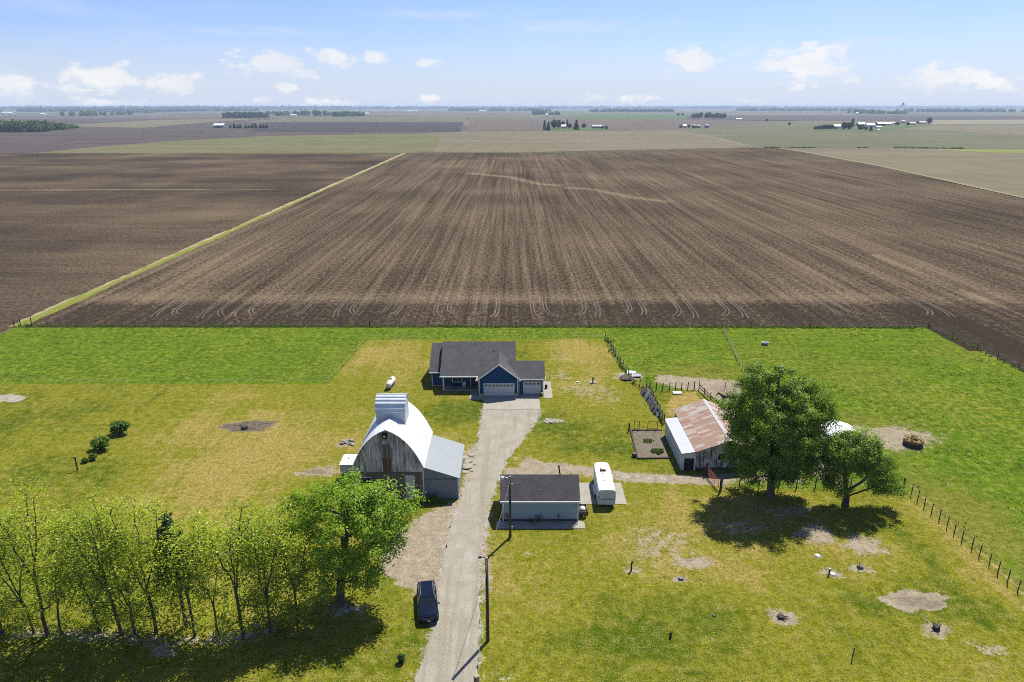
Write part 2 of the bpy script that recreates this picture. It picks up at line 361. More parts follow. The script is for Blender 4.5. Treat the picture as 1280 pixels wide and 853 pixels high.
def rust_mat():
    m, nt, p = new_mat('rusty_roof_sheets')
    tc = nd(nt, 'ShaderNodeTexCoord'); sep = nd(nt, 'ShaderNodeSeparateXYZ', {0: tc.outputs['Object']})
    q = math_(nt, 'DIVIDE', sep.outputs[1], 0.66); fl = math_(nt, 'FLOOR', q)
    row = math_(nt, 'FLOOR', math_(nt, 'DIVIDE', math_(nt, 'ABSOLUTE', sep.outputs[0]), 1.55))
    wn = nd(nt, 'ShaderNodeTexWhiteNoise', {0: nd(nt, 'ShaderNodeCombineXYZ', {0: row, 1: fl}).outputs[0]}, noise_dimensions='2D').outputs['Value']
    n = noise(nt, coords(nt, (0.55, 2.2, 1)), 1.0, 5.0, 0.65); n2 = noise(nt, coords(nt, (1, 1, 1)), 0.5, 4.0, 0.6)
    s = math_(nt, 'ADD', math_(nt, 'MULTIPLY', wn, 0.28), math_(nt, 'ADD', math_(nt, 'MULTIPLY', n, 0.55), math_(nt, 'MULTIPLY', n2, 0.5)))
    k = mix(nt, step(nt, s, 0.50, 0.72), (0.455, 0.405, 0.365), (0.345, 0.215, 0.155))
    k = mix(nt, step(nt, s, 0.74, 0.95), k, (0.255, 0.130, 0.085))
    setc(nt, p, k, 0.7, 0, 0.25)
    w = math_(nt, 'SINE', math_(nt, 'MULTIPLY', sep.outputs[1], 2*math.pi/0.11)); bump(nt, p, w, 0.5, 0.02); return m
def leaf_mat(name, dark, light, trans=0.4):
    m = bpy.data.materials.new(name); m.use_nodes = True; nt = m.node_tree; nt.nodes.clear()
    k = mix(nt, attr(nt, 'tint'), dark, light)
    d = nd(nt, 'ShaderNodeBsdfDiffuse', {'Color': k}); t = nd(nt, 'ShaderNodeBsdfTranslucent', {'Color': mix(nt, 0.5, k, tuple(x*1.3 for x in light))})
    mx = nd(nt, 'ShaderNodeMixShader', {0: trans, 1: d.outputs[0], 2: t.outputs[0]})
    gl = nd(nt, 'ShaderNodeBsdfGlossy', {'Color': (1, 1, 1, 1), 'Roughness': 0.45})
    mx2 = nd(nt, 'ShaderNodeMixShader', {0: 0.012, 1: mx.outputs[0], 2: gl.outputs[0]})
    nd(nt, 'ShaderNodeOutputMaterial', {0: mx2.outputs[0]}); return m

M = {}
M['lawn'] = lawn_mat(); M['gravel'] = gravel_mat(); M['far'] = far_ground_mat()
M['soil'] = soil_mat('tilled_soil', (0.042, 0.032, 0.024), (0.156, 0.116, 0.078))
M['soil_left'] = soil_mat('tilled_soil_dark', (0.048, 0.038, 0.031), (0.128, 0.094, 0.063), 'x', amt=0.3)
M['soil_head'] = soil_mat('headland_soil', (0.046, 0.036, 0.028), (0.118, 0.090, 0.064), 'x', amt=0.25)
M['white_roof'] = ribbed('white_metal_roof', (0.80, 0.82, 0.86), 1, 0.45, 0.5, 0.0, 0.14)
M['white_roof_x'] = ribbed('white_metal_roof_across', (0.52, 0.54, 0.57), 1, 0.9, 0.5, 0.0, 0.14)
M['galv'] = ribbed('galvanised_sheet', (0.275, 0.310, 0.325), 1, 0.30, 0.5, 0.0, 0.12, depth=0.006)
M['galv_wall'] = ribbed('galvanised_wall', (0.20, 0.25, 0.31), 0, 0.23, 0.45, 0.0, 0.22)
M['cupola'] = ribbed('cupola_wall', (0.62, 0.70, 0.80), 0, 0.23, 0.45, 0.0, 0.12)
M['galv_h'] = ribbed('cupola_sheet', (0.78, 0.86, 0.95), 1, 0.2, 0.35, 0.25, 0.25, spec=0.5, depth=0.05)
M['barn_wood'] = planks_mat('weathered_boards', (0.25, 0.24, 0.235), (0.68, 0.67, 0.665), 0.2, (0.90, 0.90, 0.91), 0.8, 0.55)
M['brown_wood'] = planks_mat('brown_boards', (0.16, 0.135, 0.115), (0.32, 0.275, 0.23), 0.25)
M['hay_door'] = planks_mat('hay_door_boards', (0.150, 0.090, 0.045), (0.270, 0.165, 0.080), 0.22)
M['peeling'] = planks_mat('peeling_paint_boards', (0.050, 0.050, 0.055), (0.130, 0.135, 0.145), 0.24, (0.66, 0.68, 0.70), 0.95, 0.52)
M['white_wall'] = ribbed('white_wall_sheet', (0.62, 0.66, 0.68), 1, 0.3, 0.5, 0, 0.15)
M['fence_wood'] = plain('fence_wood', (0.075, 0.062, 0.050), 0.9, var=0.4, scale=3)
M['grey_wood'] = plain('grey_wood', (0.20, 0.18, 0.16), 0.9, var=0.5, scale=4)
M['pole_wood'] = plain('pole_wood', (0.085, 0.070, 0.058), 0.9, var=0.35, scale=2, stretch=(3, 3, 0.4))
M['cut_wood'] = plain('cut_wood', (0.42, 0.34, 0.22), 0.9)
M['bark'] = plain('bark', (0.14, 0.115, 0.09), 0.95, var=0.5, scale=3.0, stretch=(2, 2, 0.5))
M['bark_dark'] = plain('dark_bark', (0.11, 0.092, 0.074), 0.95, var=0.5, scale=3.0, stretch=(2, 2, 0.5))
M['concrete'] = plain('concrete', (0.37, 0.345, 0.295), 0.9, var=0.14, scale=0.8, grime=(0.30, 0.27, 0.22))
M['shingle'] = shingle_mat('asphalt_shingles', (0.096, 0.093, 0.101)); M['shingle_shed'] = shingle_mat('shed_shingles', (0.074, 0.070, 0.078))
M['blue'] = siding_mat('blue_siding', (0.007, 0.072, 0.190)); M['shed_wall'] = siding_mat('shed_siding', (0.36, 0.47, 0.53), 0.2)
M['white'] = plain('white_paint', (0.78, 0.78, 0.77), 0.5, var=0.06)
M['door_white'] = plain('white_door_panel', (0.72, 0.74, 0.77), 0.45, var=0.05)
M['lid'] = plain('worn_white_plastic', (0.52, 0.55, 0.57), 0.6)
M['glass'] = plain('dark_glass', (0.018, 0.022, 0.028), 0.08, var=0.3, spec=0.6)
M['dark'] = plain('dark_opening', (0.012, 0.011, 0.010), 0.9)
M['black'] = plain('black_plastic', (0.014, 0.014, 0.015), 0.5); M['rubber'] = plain('tyre_rubber', (0.02, 0.02, 0.02), 0.85)
M['steel'] = plain('steel', (0.45, 0.46, 0.47), 0.35, 0.8); M['rusty_steel'] = plain('rusty_steel', (0.13, 0.070, 0.048), 0.8, 0.2, var=0.4, scale=5)
M['red'] = plain('red_paint', (0.33, 0.085, 0.070), 0.6, var=0.3); M['rust'] = rust_mat()
M['hay'] = plain('hay', (0.50, 0.35, 0.13), 0.95, var=0.45, scale=6); M['stone'] = plain('pale_stone', (0.40, 0.36, 0.30), 0.9, var=0.35, scale=2)
M['grey_stone'] = plain('grey_stone', (0.27, 0.25, 0.235), 0.9, var=0.4, scale=2); M['soil_dk'] = plain('dark_soil', (0.10, 0.078, 0.058), 0.95, var=0.4, scale=3, grime=(0.22, 0.18, 0.14))
M['char'] = plain('charred_wood', (0.075, 0.066, 0.058), 0.95, var=0.4, scale=4); M['dk_green'] = plain('dark_green_paint', (0.016, 0.026, 0.018), 0.5)
M['straw_line'] = plain('dry_grass_edge', (0.27, 0.23, 0.11), 0.95, var=0.45, scale=0.4, grime=(0.10, 0.14, 0.03))
M['wire'] = plain('wire', (0.30, 0.29, 0.27), 0.5, 0.5); M['tape'] = plain('pale_fence_tape', (0.55, 0.55, 0.47), 0.7)
M['leaf_maple'] = leaf_mat('maple_leaf', (0.050, 0.112, 0.006), (0.210, 0.318, 0.018), 0.41)
M['leaf_ash'] = leaf_mat('bright_leaf', (0.105, 0.205, 0.006), (0.280, 0.420, 0.020), 0.47)
M['leaf_pale'] = leaf_mat('pale_spring_leaf', (0.195, 0.285, 0.010), (0.400, 0.480, 0.030), 0.50)
M['leaf_mid'] = leaf_mat('mid_leaf', (0.140, 0.225, 0.008), (0.330, 0.430, 0.024), 0.48)
M['leaf_shrub'] = leaf_mat('shrub_leaf', (0.048, 0.105, 0.008), (0.125, 0.205, 0.018), 0.34)
M['needle'] = leaf_mat('spruce_needle', (0.028, 0.055, 0.024), (0.055, 0.095, 0.035), 0.15)
M['far_leaf'] = leaf_mat('distant_leaf', (0.022, 0.042, 0.018), (0.050, 0.082, 0.030), 0.15)
M['far_leaf_light'] = leaf_mat('distant_light_leaf', (0.060, 0.105, 0.025), (0.125, 0.185, 0.045), 0.2)
M['weed'] = leaf_mat('weed_leaf', (0.055, 0.120, 0.008), (0.150, 0.210, 0.025), 0.35)
M['grass_tuft'] = leaf_mat('grass_tuft', (0.060, 0.140, 0.006), (0.130, 0.210, 0.015), 0.35)
M['pale_weed'] = leaf_mat('dry_pale_weed', (0.13, 0.16, 0.06), (0.30, 0.32, 0.17), 0.3)
M['brown_hide'] = plain('dark_brown_hide', (0.022, 0.013, 0.009), 0.7)

# ------------------------------------------------------------------ ground and fields
def struct(o): o['kind'] = 'structure'; return o
def sheet(name, pts, z, mat):
    bm = bmesh.new(); vs = [bm.verts.new((p[0], p[1], z)) for p in pts]
    f = bm.faces.new(vs); bmesh.ops.triangulate(bm, faces=[f])
    bmesh.ops.recalc_face_normals(bm, faces=bm.faces)
    for f in bm.faces:
        if f.normal.z < 0: f.normal_flip()
    me = bpy.data.meshes.new(name); bm.to_mesh(me); bm.free(); me.materials.append(mat)
    o = bpy.data.objects.new(name, me); COL.objects.link(o); return struct(o)
R = 60000.0
ground = struct(MB().poly([(-R, -R, -0.03), (R, -R, -0.03), (R, R, -0.03), (-R, R, -0.03)]).build('ground', M['far']))
def pxs(l): return [G(*p) for p in l]
def smooth_loop(pts, gap=0.5, j=0.0, seed=0):
    rg = random.Random(seed); out = []; n = len(pts)
    for i in range(n):
        p0, p1, p2, p3 = (Vector(pts[(i+k-1) % n]) for k in range(4)); L = (p2-p1).length; k = max(1, int(L/gap))
        for q in range(k):
            t = q/k; m1 = (p2-p0).normalized()*L*.8; m2 = (p3-p1).normalized()*L*.8
            p = p1*(2*t**3-3*t*t+1)+m1*(t**3-2*t*t+t)+p2*(-2*t**3+3*t*t)+m2*(t**3-t*t); d = (p2-p1)/(L+1e-9); e = rg.uniform(-j, j)
            out.append((p.x-d.y*e, p.y+d.x*e))
    return out
def dens(pts, n=6, j=0.0, seed=0):
    rg = random.Random(seed); out = []
    for i in range(len(pts)):
        a, b = pts[i], pts[(i+1) % len(pts)]
        for k in range(n):
            t = k/n; L = math.dist(a, b)+1e-9; q = rg.uniform(-j, j); out.append((a[0]+(b[0]-a[0])*t-(b[1]-a[1])/L*q, a[1]+(b[1]-a[1])*t+(b[0]-a[0])/L*q))
    return out
fm = lambda n, a, b, s=0.02: field_mat(n, a, b, s)
tan_ = fm('tan_stubble', (0.135, 0.118, 0.066), (0.195, 0.165, 0.098)); grn = fm('green_tan_field', (0.115, 0.118, 0.040), (0.165, 0.155, 0.070))
olive = fm('olive_field', (0.098, 0.108, 0.045), (0.150, 0.140, 0.076)); brn = fm('brown_field', (0.105, 0.082, 0.064), (0.150, 0.118, 0.088)); blk = fm('black_field', (0.042, 0.036, 0.034), (0.064, 0.054, 0.050))
dkb = fm('dark_brown_field', (0.066, 0.052, 0.046), (0.104, 0.082, 0.068)); brg = fm('young_crop', (0.066, 0.115, 0.028), (0.095, 0.140, 0.040)); ltn = fm('light_tan_field', (0.21, 0.185, 0.120), (0.26, 0.225, 0.150)); yel = fm('yellow_green_strip', (0.170, 0.195, 0.030), (0.215, 0.225, 0.045))
sheet('far_field', pxs([(-300,149),(330,147.5),(580,152.5),(577,165),(505,167.5),(200,177),(40,192),(-300,192)]), 0.02, dkb)
sheet('far_field', pxs([(60,158),(200,150),(330,148.5),(260,153),(180,160)]), 0.10, tan_)
sheet('far_field', pxs([(310,165.5),(335,153.2),(579,153),(574,164.8)]), 0.12, blk)
sheet('far_field', pxs([(300,152.8),(360,147.5),(590,146),(580,152.7)]), 0.10, olive)
sheet('far_field', pxs([(582,165),(588,148),(700,147),(850,150),(1000,151),(900,158),(850,163)]), 0.02, brn)
sheet('far_field', pxs([(715,149.5),(720,143.5),(850,143),(860,149)]), 0.12, brg)
sheet('far_field', pxs([(850,150),(860,144),(1300,145),(1300,152),(1000,151.5)]), 0.02, dkb)
sheet('far_field', pxs([(1150,155.5),(1160,150.5),(1320,149.5),(1320,155)]), 0.14, ltn)
sheet('far_field', pxs([(845,163),(900,158),(1000,151.5),(1300,155.2),(1400,187),(940,184)]), 0.04, olive)
sheet('far_field', pxs([(1110,160.5),(1160,156),(1400,157),(1400,172),(1280,169)]), 0.12, tan_)
sheet('far_field', pxs([(40,192),(120,184),(200,177.5),(330,170.5),(500,167.2),(552,167.5),(541,190),(505,192)]), 0.08, grn)
sheet('far_field', pxs([(541,190.3),(553,167.5),(640,165),(850,163),(905,173),(935,184.5),(640,191)]), 0.06, tan_)
sheet('far_field', pxs([(980,185.5),(1100,185.2),(1400,186.5),(1600,260),(1280,249),(1200,231),(1100,208.5)]), 0.02, tan_)
sheet('far_field', pxs([(1165,187),(1400,188),(1400,196),(1230,190.5)]), 0.10, yel)
# the plowed field behind the farm, a tessellated sheet so that pale soil streaks can be laid where they lie
def seg_dist(X, Y, pl):
    d = np.full(X.shape, 1e9)
    for (a, b) in zip(pl[:-1], pl[1:]):
        ax, ay = a; bx, by = b; L = (bx-ax)**2+(by-ay)**2+1e-9
        t = np.clip(((X-ax)*(bx-ax)+(Y-ay)*(by-ay))/L, 0, 1)
        d = np.minimum(d, np.hypot(X-ax-t*(bx-ax), Y-ay-t*(by-ay)))
    return d
def poly_sd(X, Y, pl):
    ins = np.zeros(X.shape, bool); n = len(pl)
    for i in range(n):
        (x1, y1), (x2, y2) = pl[i], pl[(i+1) % n]
        c = ((y1 > Y) != (y2 > Y)) & (X < (x2-x1)*(Y-y1)/(y2-y1+1e-12)+x1)
        ins ^= c
    d = seg_dist(X, Y, list(pl)+[pl[0]])
    return np.where(ins, -d, d)
def grid_sheet(name, xs, ys, z, mat, attrs, keep=None):
    X, Y = np.meshgrid(xs, ys); nx, ny = len(xs), len(ys)
    V = np.stack([X.ravel(), Y.ravel(), np.full(X.size, z) if np.isscalar(z) else z(X, Y).ravel()], 1)
    i = np.arange(nx-1)[None, :]+nx*np.arange(ny-1)[:, None]
    Q = np.stack([i, i+1, i+1+nx, i+nx], -1).reshape(-1, 4)
    if keep is not None:
        c = V[Q].mean(1); Q = Q[keep(c[:, 0], c[:, 1])]
    at = {k: f(X, Y).ravel() for k, f in attrs.items()}
    return struct(np_mesh(name, V, Q, mat, attrs=at))
FIELD = [(-108.5, 140.8)] + [(-108.5-1.5*t, 140.8+582*t) for t in (.3, .6)] + [(-109.8, 718), (0, 731), (150, 770)] + pxs([(930,185)]) + [(300, 812), (305, 740), (293.8, 561), (276, 429), (266, 359), (261, 250), (259, 20), (94.5, 20), (93.2, 100), (91.5, 126), (89.8, 140.3)]
pl1 = pxs([(590,217),(640,222),(672,230),(697,232)]); pl2 = pxs([(710,235),(742,237),(790,247),(830,252)]); pl3 = pxs([(1095,320),(1150,345),(1190,362),(1260,385)])
def pale(X, Y):
    r = np.zeros(X.shape)
    for pl, w, s in ((pl1, 5.0, 1.0), (pl2, 4.0, .85), (pl3, 1.6, .8)):
        r = np.maximum(r, s*np.clip(1.2-seg_dist(X, Y, pl)/w, 0, 1))
    head = np.clip((163.5-Y)/7.5, 0, 1)*np.clip((104-np.abs(X))/4, 0, 1)          # tilled crosswise along the pasture fence
    r += np.clip(1-np.abs(Y-164)/9, 0, 1)*(Y > 158)*0.40                           # paler band where the rows begin
    return r-head*.50-np.clip((60-np.abs(X-150))/30, 0, 1)*np.clip((175-Y)/30, 0, 1)*.4
bm = None
def field_grid():
    xs = np.arange(-112, 320, 3.0); ys = np.concatenate([np.arange(20, 140, 3.0), np.arange(140, 170, 1.0), np.arange(170, 830, 3.0)])
    o = grid_sheet('plowed_field', xs, ys, 0.02, M['soil'], {'pale': pale}, keep=lambda x, y: poly_sd(x, y, FIELD) < 1.0)
    return o
field_grid()
sheet('plowed_field', dens([(-107.5,142.0),(-108.3,260),(-109.5,400),(-110.6,560),(-111.2,719),(-2500,719),(-2500,20),(-106.6,20)], 4), 0.015, M['soil_left'])
def ribbon(name, pts, w, z, mat, jit=0.0, seed=1):
    rg = random.Random(seed); L = []; Rr = []
    for i, p in enumerate(pts):
        a = Vector(pts[max(0, i-1)]); b = Vector(pts[min(len(pts)-1, i+1)]); t = (b-a); t = Vector((t.x, t.y)).normalized(); nn = Vector((-t.y, t.x))
        wi = w(i/(len(pts)-1)) if callable(w) else w
        L.append((p[0]+nn.x*(wi/2+rg.uniform(-jit, jit)), p[1]+nn.y*(wi/2+rg.uniform(-jit, jit)), z)); Rr.append((p[0]-nn.x*(wi/2+rg.uniform(-jit, jit)), p[1]-nn.y*(wi/2+rg.uniform(-jit, jit)), z))
    n = len(pts); V = L+Rr; Q = [(n+i, n+i+1, i+1, i) for i in range(n-1)]
    return V, Q
def ribbon_obj(name, pts, w, z, mat, jit=0.0, seed=1):
    V, Q = ribbon(name, pts, w, z, mat, jit, seed); return struct(np_mesh(name, V, Q, mat))
lane_pts = [(-107.4-0.004*(y-141), y) for y in np.linspace(140.5, 722, 240)]
m, nt, p = new_mat('grassy_field_lane')
n1 = noise(nt, coords(nt, (1, .12, 1)), 0.5, 4.0, .65); n2 = noise(nt, coords(nt), 1.2, 4.0, .7); sx = nd(nt, 'ShaderNodeSeparateXYZ', {0: coords(nt)}).outputs[0]
lf = step(nt, math_(nt, 'ADD', math_(nt, 'ADD', sx, 108.6), math_(nt, 'MULTIPLY', math_(nt, 'SUBTRACT', n1, .5), 7.0)), -1.0, 1.2)
setc(nt, p, mix(nt, step(nt, n2, .35, .7), mix(nt, lf, (.42, .36, .22), (.15, .185, .022)), mix(nt, lf, (.30, .25, .13), (.24, .235, .05))), .95, 0, .1); M['lane'] = m
ribbon_obj('grass_lane', lane_pts, lambda t: 3.3+0.6*math.sin(t*23)*math.sin(t*61), 0.06, M['lane'], 0.4, 4)
ribbon_obj('grass_strip', [(x, 395+2.5*math.sin(x*0.02)*0.4+(x+300)*0.012) for x in np.linspace(-760, -133, 120)], lambda t: 3.2 if t < .93 else 1.6, 0.05, M['straw_line'], 0.6, 5)
ribbon_obj('grass_strip', [(266.0+(x-359)*0.0, 0) for x in ()] or [(a[0]+1, a[1]) for a in ((261, 250), (266, 359), (276, 429), (293.8, 561), (305, 740), (303, 806))], 4.0, 0.07, M['straw_line'], 0.3, 6)
ribbon_obj('grass_strip', pxs([(541,191.2),(640,191.6),(760,190.4),(860,187.6),(935,185.2),(985,185.3),(1100,185),(1280,186.2),(1400,187.2)]), 6.0, 0.11, fm('field_edge_grass', (0.085, 0.115, 0.030), (0.15, 0.16, 0.05)), 0.3, 7)
ribbon_obj('farm_track', pxs([(855,166),(890,172),(925,180),(940,184)]), 4.0, 0.13, ltn, 0.2, 8)
ribbon_obj('farm_track', pxs([(1165,157.5),(1115,159.5),(1108,162)]), 5.0, 0.16, ltn, 0.2, 9)
# tractor wheel tracks hooking through the headland
V = []; Q = []
rg = random.Random(11)
for px in (285, 320, 385, 440, 498, 556, 615, 672, 735, 790, 848, 905, 1030, 1145, 230):
    x0 = G(px, 376)[0]; side = rg.choice((-1, 1)); ln = rg.uniform(7.0, 10.0)
    for off in (-1.9, -1.15, 1.15, 1.9):
        pts = [(x0+off, 163.5), (x0+off, 159), (x0+off, 156)]
        for k in range(1, 9):
            t = k/8; pts.append((x0+off+side*(t**2.6)*(1.7+off*side*0.45), 156-t*ln*(0.88+0.06*off*side*-1)))
        v, q = ribbon('t', pts, 0.30, 0.065, None, 0.05, px)
        b = len(V); V += v; Q += [tuple(b+i for i in f) for f in q]
struct(np_mesh('wheel_tracks', V, Q, plain('dry_wheel_track', (0.165, 0.130, 0.094), 0.95, var=0.6, scale=0.12)))

# ------------------------------------------------------------------ lawn, pasture and bare ground: one fine sheet with ground-cover attributes
LUSH_L = pxs([(-260,400),(30,403),(755,403),(756,424),(460,425),(411,480),(-260,480)])
LUSH_R = pxs([(756,405),(1160,408)])+[(91.0,126),(92.6,100),(93.5,20),(49.6,20)]+pxs([(1272,740),(1130,611),(1040,612),(960,612),(905,606),(905,510),(873,489),(815,489),(776,458),(758,424)])
def ell(X, Y, px, py, rx, ry, soft=0.6):
    cx, cyy = G(px, py); ex = abs(G(px+rx, py)[0]-cx); ey = abs(G(px, py-ry)[1]-G(px, py+ry)[1])/2
    th = np.arctan2((Y-cyy)/ey, (X-cx)/ex); d = np.hypot((X-cx)/ex, (Y-cyy)/ey)*(1+.12*np.sin(2*th+px*.7)+.08*np.sin(3*th+py*1.3)+.09*np.sin(5*th+px*.31)+.07*np.sin(9*th+py)+.05*np.sin(14*th+px)); return np.clip((1+soft-d)/(2*soft), 0, 1)
def ppoly(X, Y, pl, w): return np.clip(0.5-poly_sd(X, Y, pxs(pl))/w, 0, 1)
def pline(X, Y, pl, half, w): return np.clip(0.5-(seg_dist(X, Y, pxs(pl))-half)/w, 0, 1)
def mx(*a):
    r = a[0]
    for b in a[1:]: r = np.maximum(r, b)
    return r
def a_lush(X, Y): return mx(np.clip(.5-poly_sd(X, Y, LUSH_L)/1.6, 0, 1)*1.0, np.clip(.5-poly_sd(X, Y, LUSH_R)/1.8, 0, 1)*0.95)
def a_dry(X, Y):
    E_ = lambda *a: ell(X, Y, *a)
    r = mx(E_(330,545,150,55)*.75, E_(480,450,90,25)*.6, E_(720,445,50,22)*.75, E_(730,480,50,20)*.7, E_(830,660,60,45)*.9, E_(860,700,80,40)*.8, E_(350,500,110,25)*.5, E_(150,640,150,40)*.45,
           E_(800,640,60,25)*.6, E_(1060,690,60,25)*.6, E_(660,760,60,60)*.45, E_(720,590,80,12)*.7, E_(630,720,30,70)*.6, E_(720,440,44,14)*.6, E_(470,440,60,14)*.5, E_(280,600,90,40)*.7, E_(420,520,30,30)*.5, E_(1200,700,25,60)*.35, E_(1230,820,60,30)*.5, E_(560,560,30,30)*.5, E_(720,520,40,20)*.45,
           E_(1205,650,70,50)*1.0, E_(1240,720,40,50)*.9, E_(1150,600,60,25)*.55, E_(1150,500,90,30)*.4, E_(880,470,60,18)*.8, E_(1100,540,70,30)*.7, E_(610,690,14,90)*.7, E_(500,490,70,20)*.5, E_(1020,420,120,12)*.25, E_(1080,470,90,20)*.5, E_(960,440,80,16)*.4, E_(1200,440,60,20)*.4, E_(870,640,90,30)*.6, E_(960,745,90,30)*.3)
    return r
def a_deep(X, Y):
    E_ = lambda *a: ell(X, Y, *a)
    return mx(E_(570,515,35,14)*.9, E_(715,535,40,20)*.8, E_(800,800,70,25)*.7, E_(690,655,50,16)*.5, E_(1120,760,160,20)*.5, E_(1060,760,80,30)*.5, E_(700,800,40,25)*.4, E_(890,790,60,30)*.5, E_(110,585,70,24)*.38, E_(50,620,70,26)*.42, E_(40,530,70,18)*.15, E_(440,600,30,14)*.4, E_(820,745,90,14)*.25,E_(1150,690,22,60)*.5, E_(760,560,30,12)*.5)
def a_bare(X, Y):
    E_ = lambda *a: ell(X, Y, *a)
    return mx(ppoly(X, Y, [(528,645),(590,618),(612,640),(600,760),(540,752),(505,733),(474,714),(486,672)], 2.2)*1.1, ppoly(X, Y, [(583,562),(602,545),(602,625),(575,650),(566,630),(580,596)], 2.0)*.85,
              pline(X, Y, [(640,592),(690,583),(740,590),(790,597),(835,599),(900,601)], 1.2, 1.6)*.95, ppoly(X, Y, [(640,590),(655,570),(700,583),(725,590),(700,596),(632,600)], 1.5)*.8, ppoly(X, Y, [(880,588),(1000,592),(1010,604),(890,606)], 1.5)*.6,
              ppoly(X, Y, [(820,468),(870,472),(925,477),(930,505),(900,503),(872,488),(845,485),(820,478)], 2.5)*.95, E_(1110,548,58,16)*.85, E_(1072,540,26,10)*.7, E_(787,470,18,6)*.85, E_(312,533,36,10,.3)*.55, E_(400,590,30,8)*.7, E_(433,555,15,4.5)*.75,
              pline(X, Y, [(606,500),(600,545),(594,580)], .4, 1.2)*.7, E_(1020,668,24,16)*.75, E_(1080,682,30,12)*.8, E_(930,660,40,14)*.5, E_(985,640,40,14)*.5, E_(868,703,28,9)*.8, E_(822,680,56,34)*.48, E_(1143,751,46,12,.12)*.9, E_(1040,716,14,8)*.7, E_(1075,711,16,7)*.75,
              E_(978,772,20,11)*.8, E_(1170,787,24,11)*.7, E_(1240,815,40,14)*.5, E_(851,725,13,5)*.7, E_(790,713,14,5)*.65, pline(X, Y, [(20,792),(120,795),(205,803),(300,798),(335,790)], .9, 2.2)*.62, E_(205,815,20,9)*.7, E_(700,445,20,8)*.4, E_(735,487,48,14)*.46, E_(700,470,24,10)*.44, E_(760,500,26,12)*.42, E_(430,762,26,10)*.6,
              ppoly(X, Y, [(602,660),(612,700),(604,745),(599,745),(598,690)], 1.5)*.7, E_(610,720,9,30)*.6, E_(1010,590,24,10)*.5, E_(1035,590,20,22)*.7, E_(700,660,60,3)*.2, E_(250,560,60,20)*.22)
def a_gravel(X, Y):
    E_ = lambda *a: ell(X, Y, *a)
    return mx(np.clip(.62-poly_sd(X, Y, smooth_loop(pxs(DRIVE), 1.5))/2.0, 0, 1)*.95, ppoly(X, Y, [(540,640),(590,618),(606,650),(598,755),(545,752),(505,730),(488,700),(496,660)], 3.5)*.30, E_(8,498,24,5,.25)*.9, pline(X, Y, [(752,593),(800,596),(832,600)], .5, 1.0)*.8, E_(690,526,16,4,.3)*.6, E_(860,703,22,6)*.45, E_(740,477,7,2.5)*.7, E_(690,700,10,4)*.35, E_(660,692,8,4)*.4, E_(795,797,22,6)*.38, E_(890,797,16,5)*.33, E_(630,845,20,7)*.45, E_(660,790,18,6)*.3, E_(790,714,7,3)*.6)
def a_straw(X, Y): return mx(ppoly(X, Y, [(836,496),(868,489),(880,503),(838,523),(832,512)], 1.5)*.85, ell(X, Y, 1120, 556, 40, 8)*.55, ell(X, Y, 800, 470, 12, 5)*.4, ell(X, Y, 650, 574, 22, 8)*.5, np.clip(.5-(np.abs(X-50.0)-.45)/.7, 0, 1)*np.clip((76-Y)/2, 0, 1)*.55)
def a_mud(X, Y): return mx(ell(X, Y, 311, 533, 30, 8, .3)*.85, ell(X, Y, 784, 473, 8, 3)*.6, ell(X, Y, 978, 773, 9, 5)*.75, ell(X, Y, 1170, 788, 9, 4)*.6, ppoly(X, Y, [(878,481),(925,479),(930,500),(900,502)], 2.0)*.45, ell(X, Y, 395, 590, 22, 5)*.55, ell(X, Y, 1150, 753, 40, 9, .2)*.5)
DRIVE = [(605.5,511.8),(604.3,513),(603.5,520),(600,540),(597,562),(590,592),(577,620),(562,662),(556,700),(549,740),(541,790),(522,842),(505,885),(480,960),(585,960),(592,880),(597,830),(599,790),(597,740),(600,695),(606,655),(613,625),(626,592),(634,574),(648,556),(664,533),(673,520),(675.5,513.5),(674.5,511.8),(640,511.6)]
def rise(X, Y): return np.zeros(X.shape)
xs = np.arange(-109, 94.01, 0.5); ys = np.concatenate([np.arange(18, 112, 0.5), np.arange(112, 142.1, 0.6)])
LAWN_EDGE = [(-107.0, 18), (-107.2, 141.2), (-60, 141.0), (20, 140.7), (89.6, 140.0), (91.4, 126), (92.9, 100), (94.2, 18)]
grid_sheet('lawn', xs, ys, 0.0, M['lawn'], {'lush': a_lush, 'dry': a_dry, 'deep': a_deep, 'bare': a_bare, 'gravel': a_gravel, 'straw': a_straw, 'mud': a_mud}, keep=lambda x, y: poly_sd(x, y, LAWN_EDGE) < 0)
# gravel driveway with a ragged edge
sheet('driveway', smooth_loop(pxs(DRIVE), 0.45, 0.17, 7), 0.012, M['gravel'])
pad = struct(MB().box(-4.55, 4.45, 97.8, 103.2, -0.02, 0.05).box(0.82, 4.45, 103.2, 103.93, -0.02, 0.05).build('concrete_apron', M['concrete']))
struct(MB().box(-6.9, -4.57, 101.7, 105.3, -0.02, 0.06).build('front_walk', M['concrete']))
struct(MB().box(5.2, 6.65, 102.3, 109.4, -0.02, 0.06).build('side_slab', M['concrete']))
struct(MB().box(-1.8, 8.25, 65.9, 67.36, -0.02, 0.06).build('shed_slab', M['concrete']))
pb = MB()
for i, (x0, x1) in enumerate(((8.1, 10.9), (10.93, 13.76))):
    for (y0, y1) in ((70.9, 73.3), (73.33, 75.8)): pb.box(x0, x1, y0, y1, -0.02, 0.05)
struct(pb.build('parking_pad', M['concrete']))

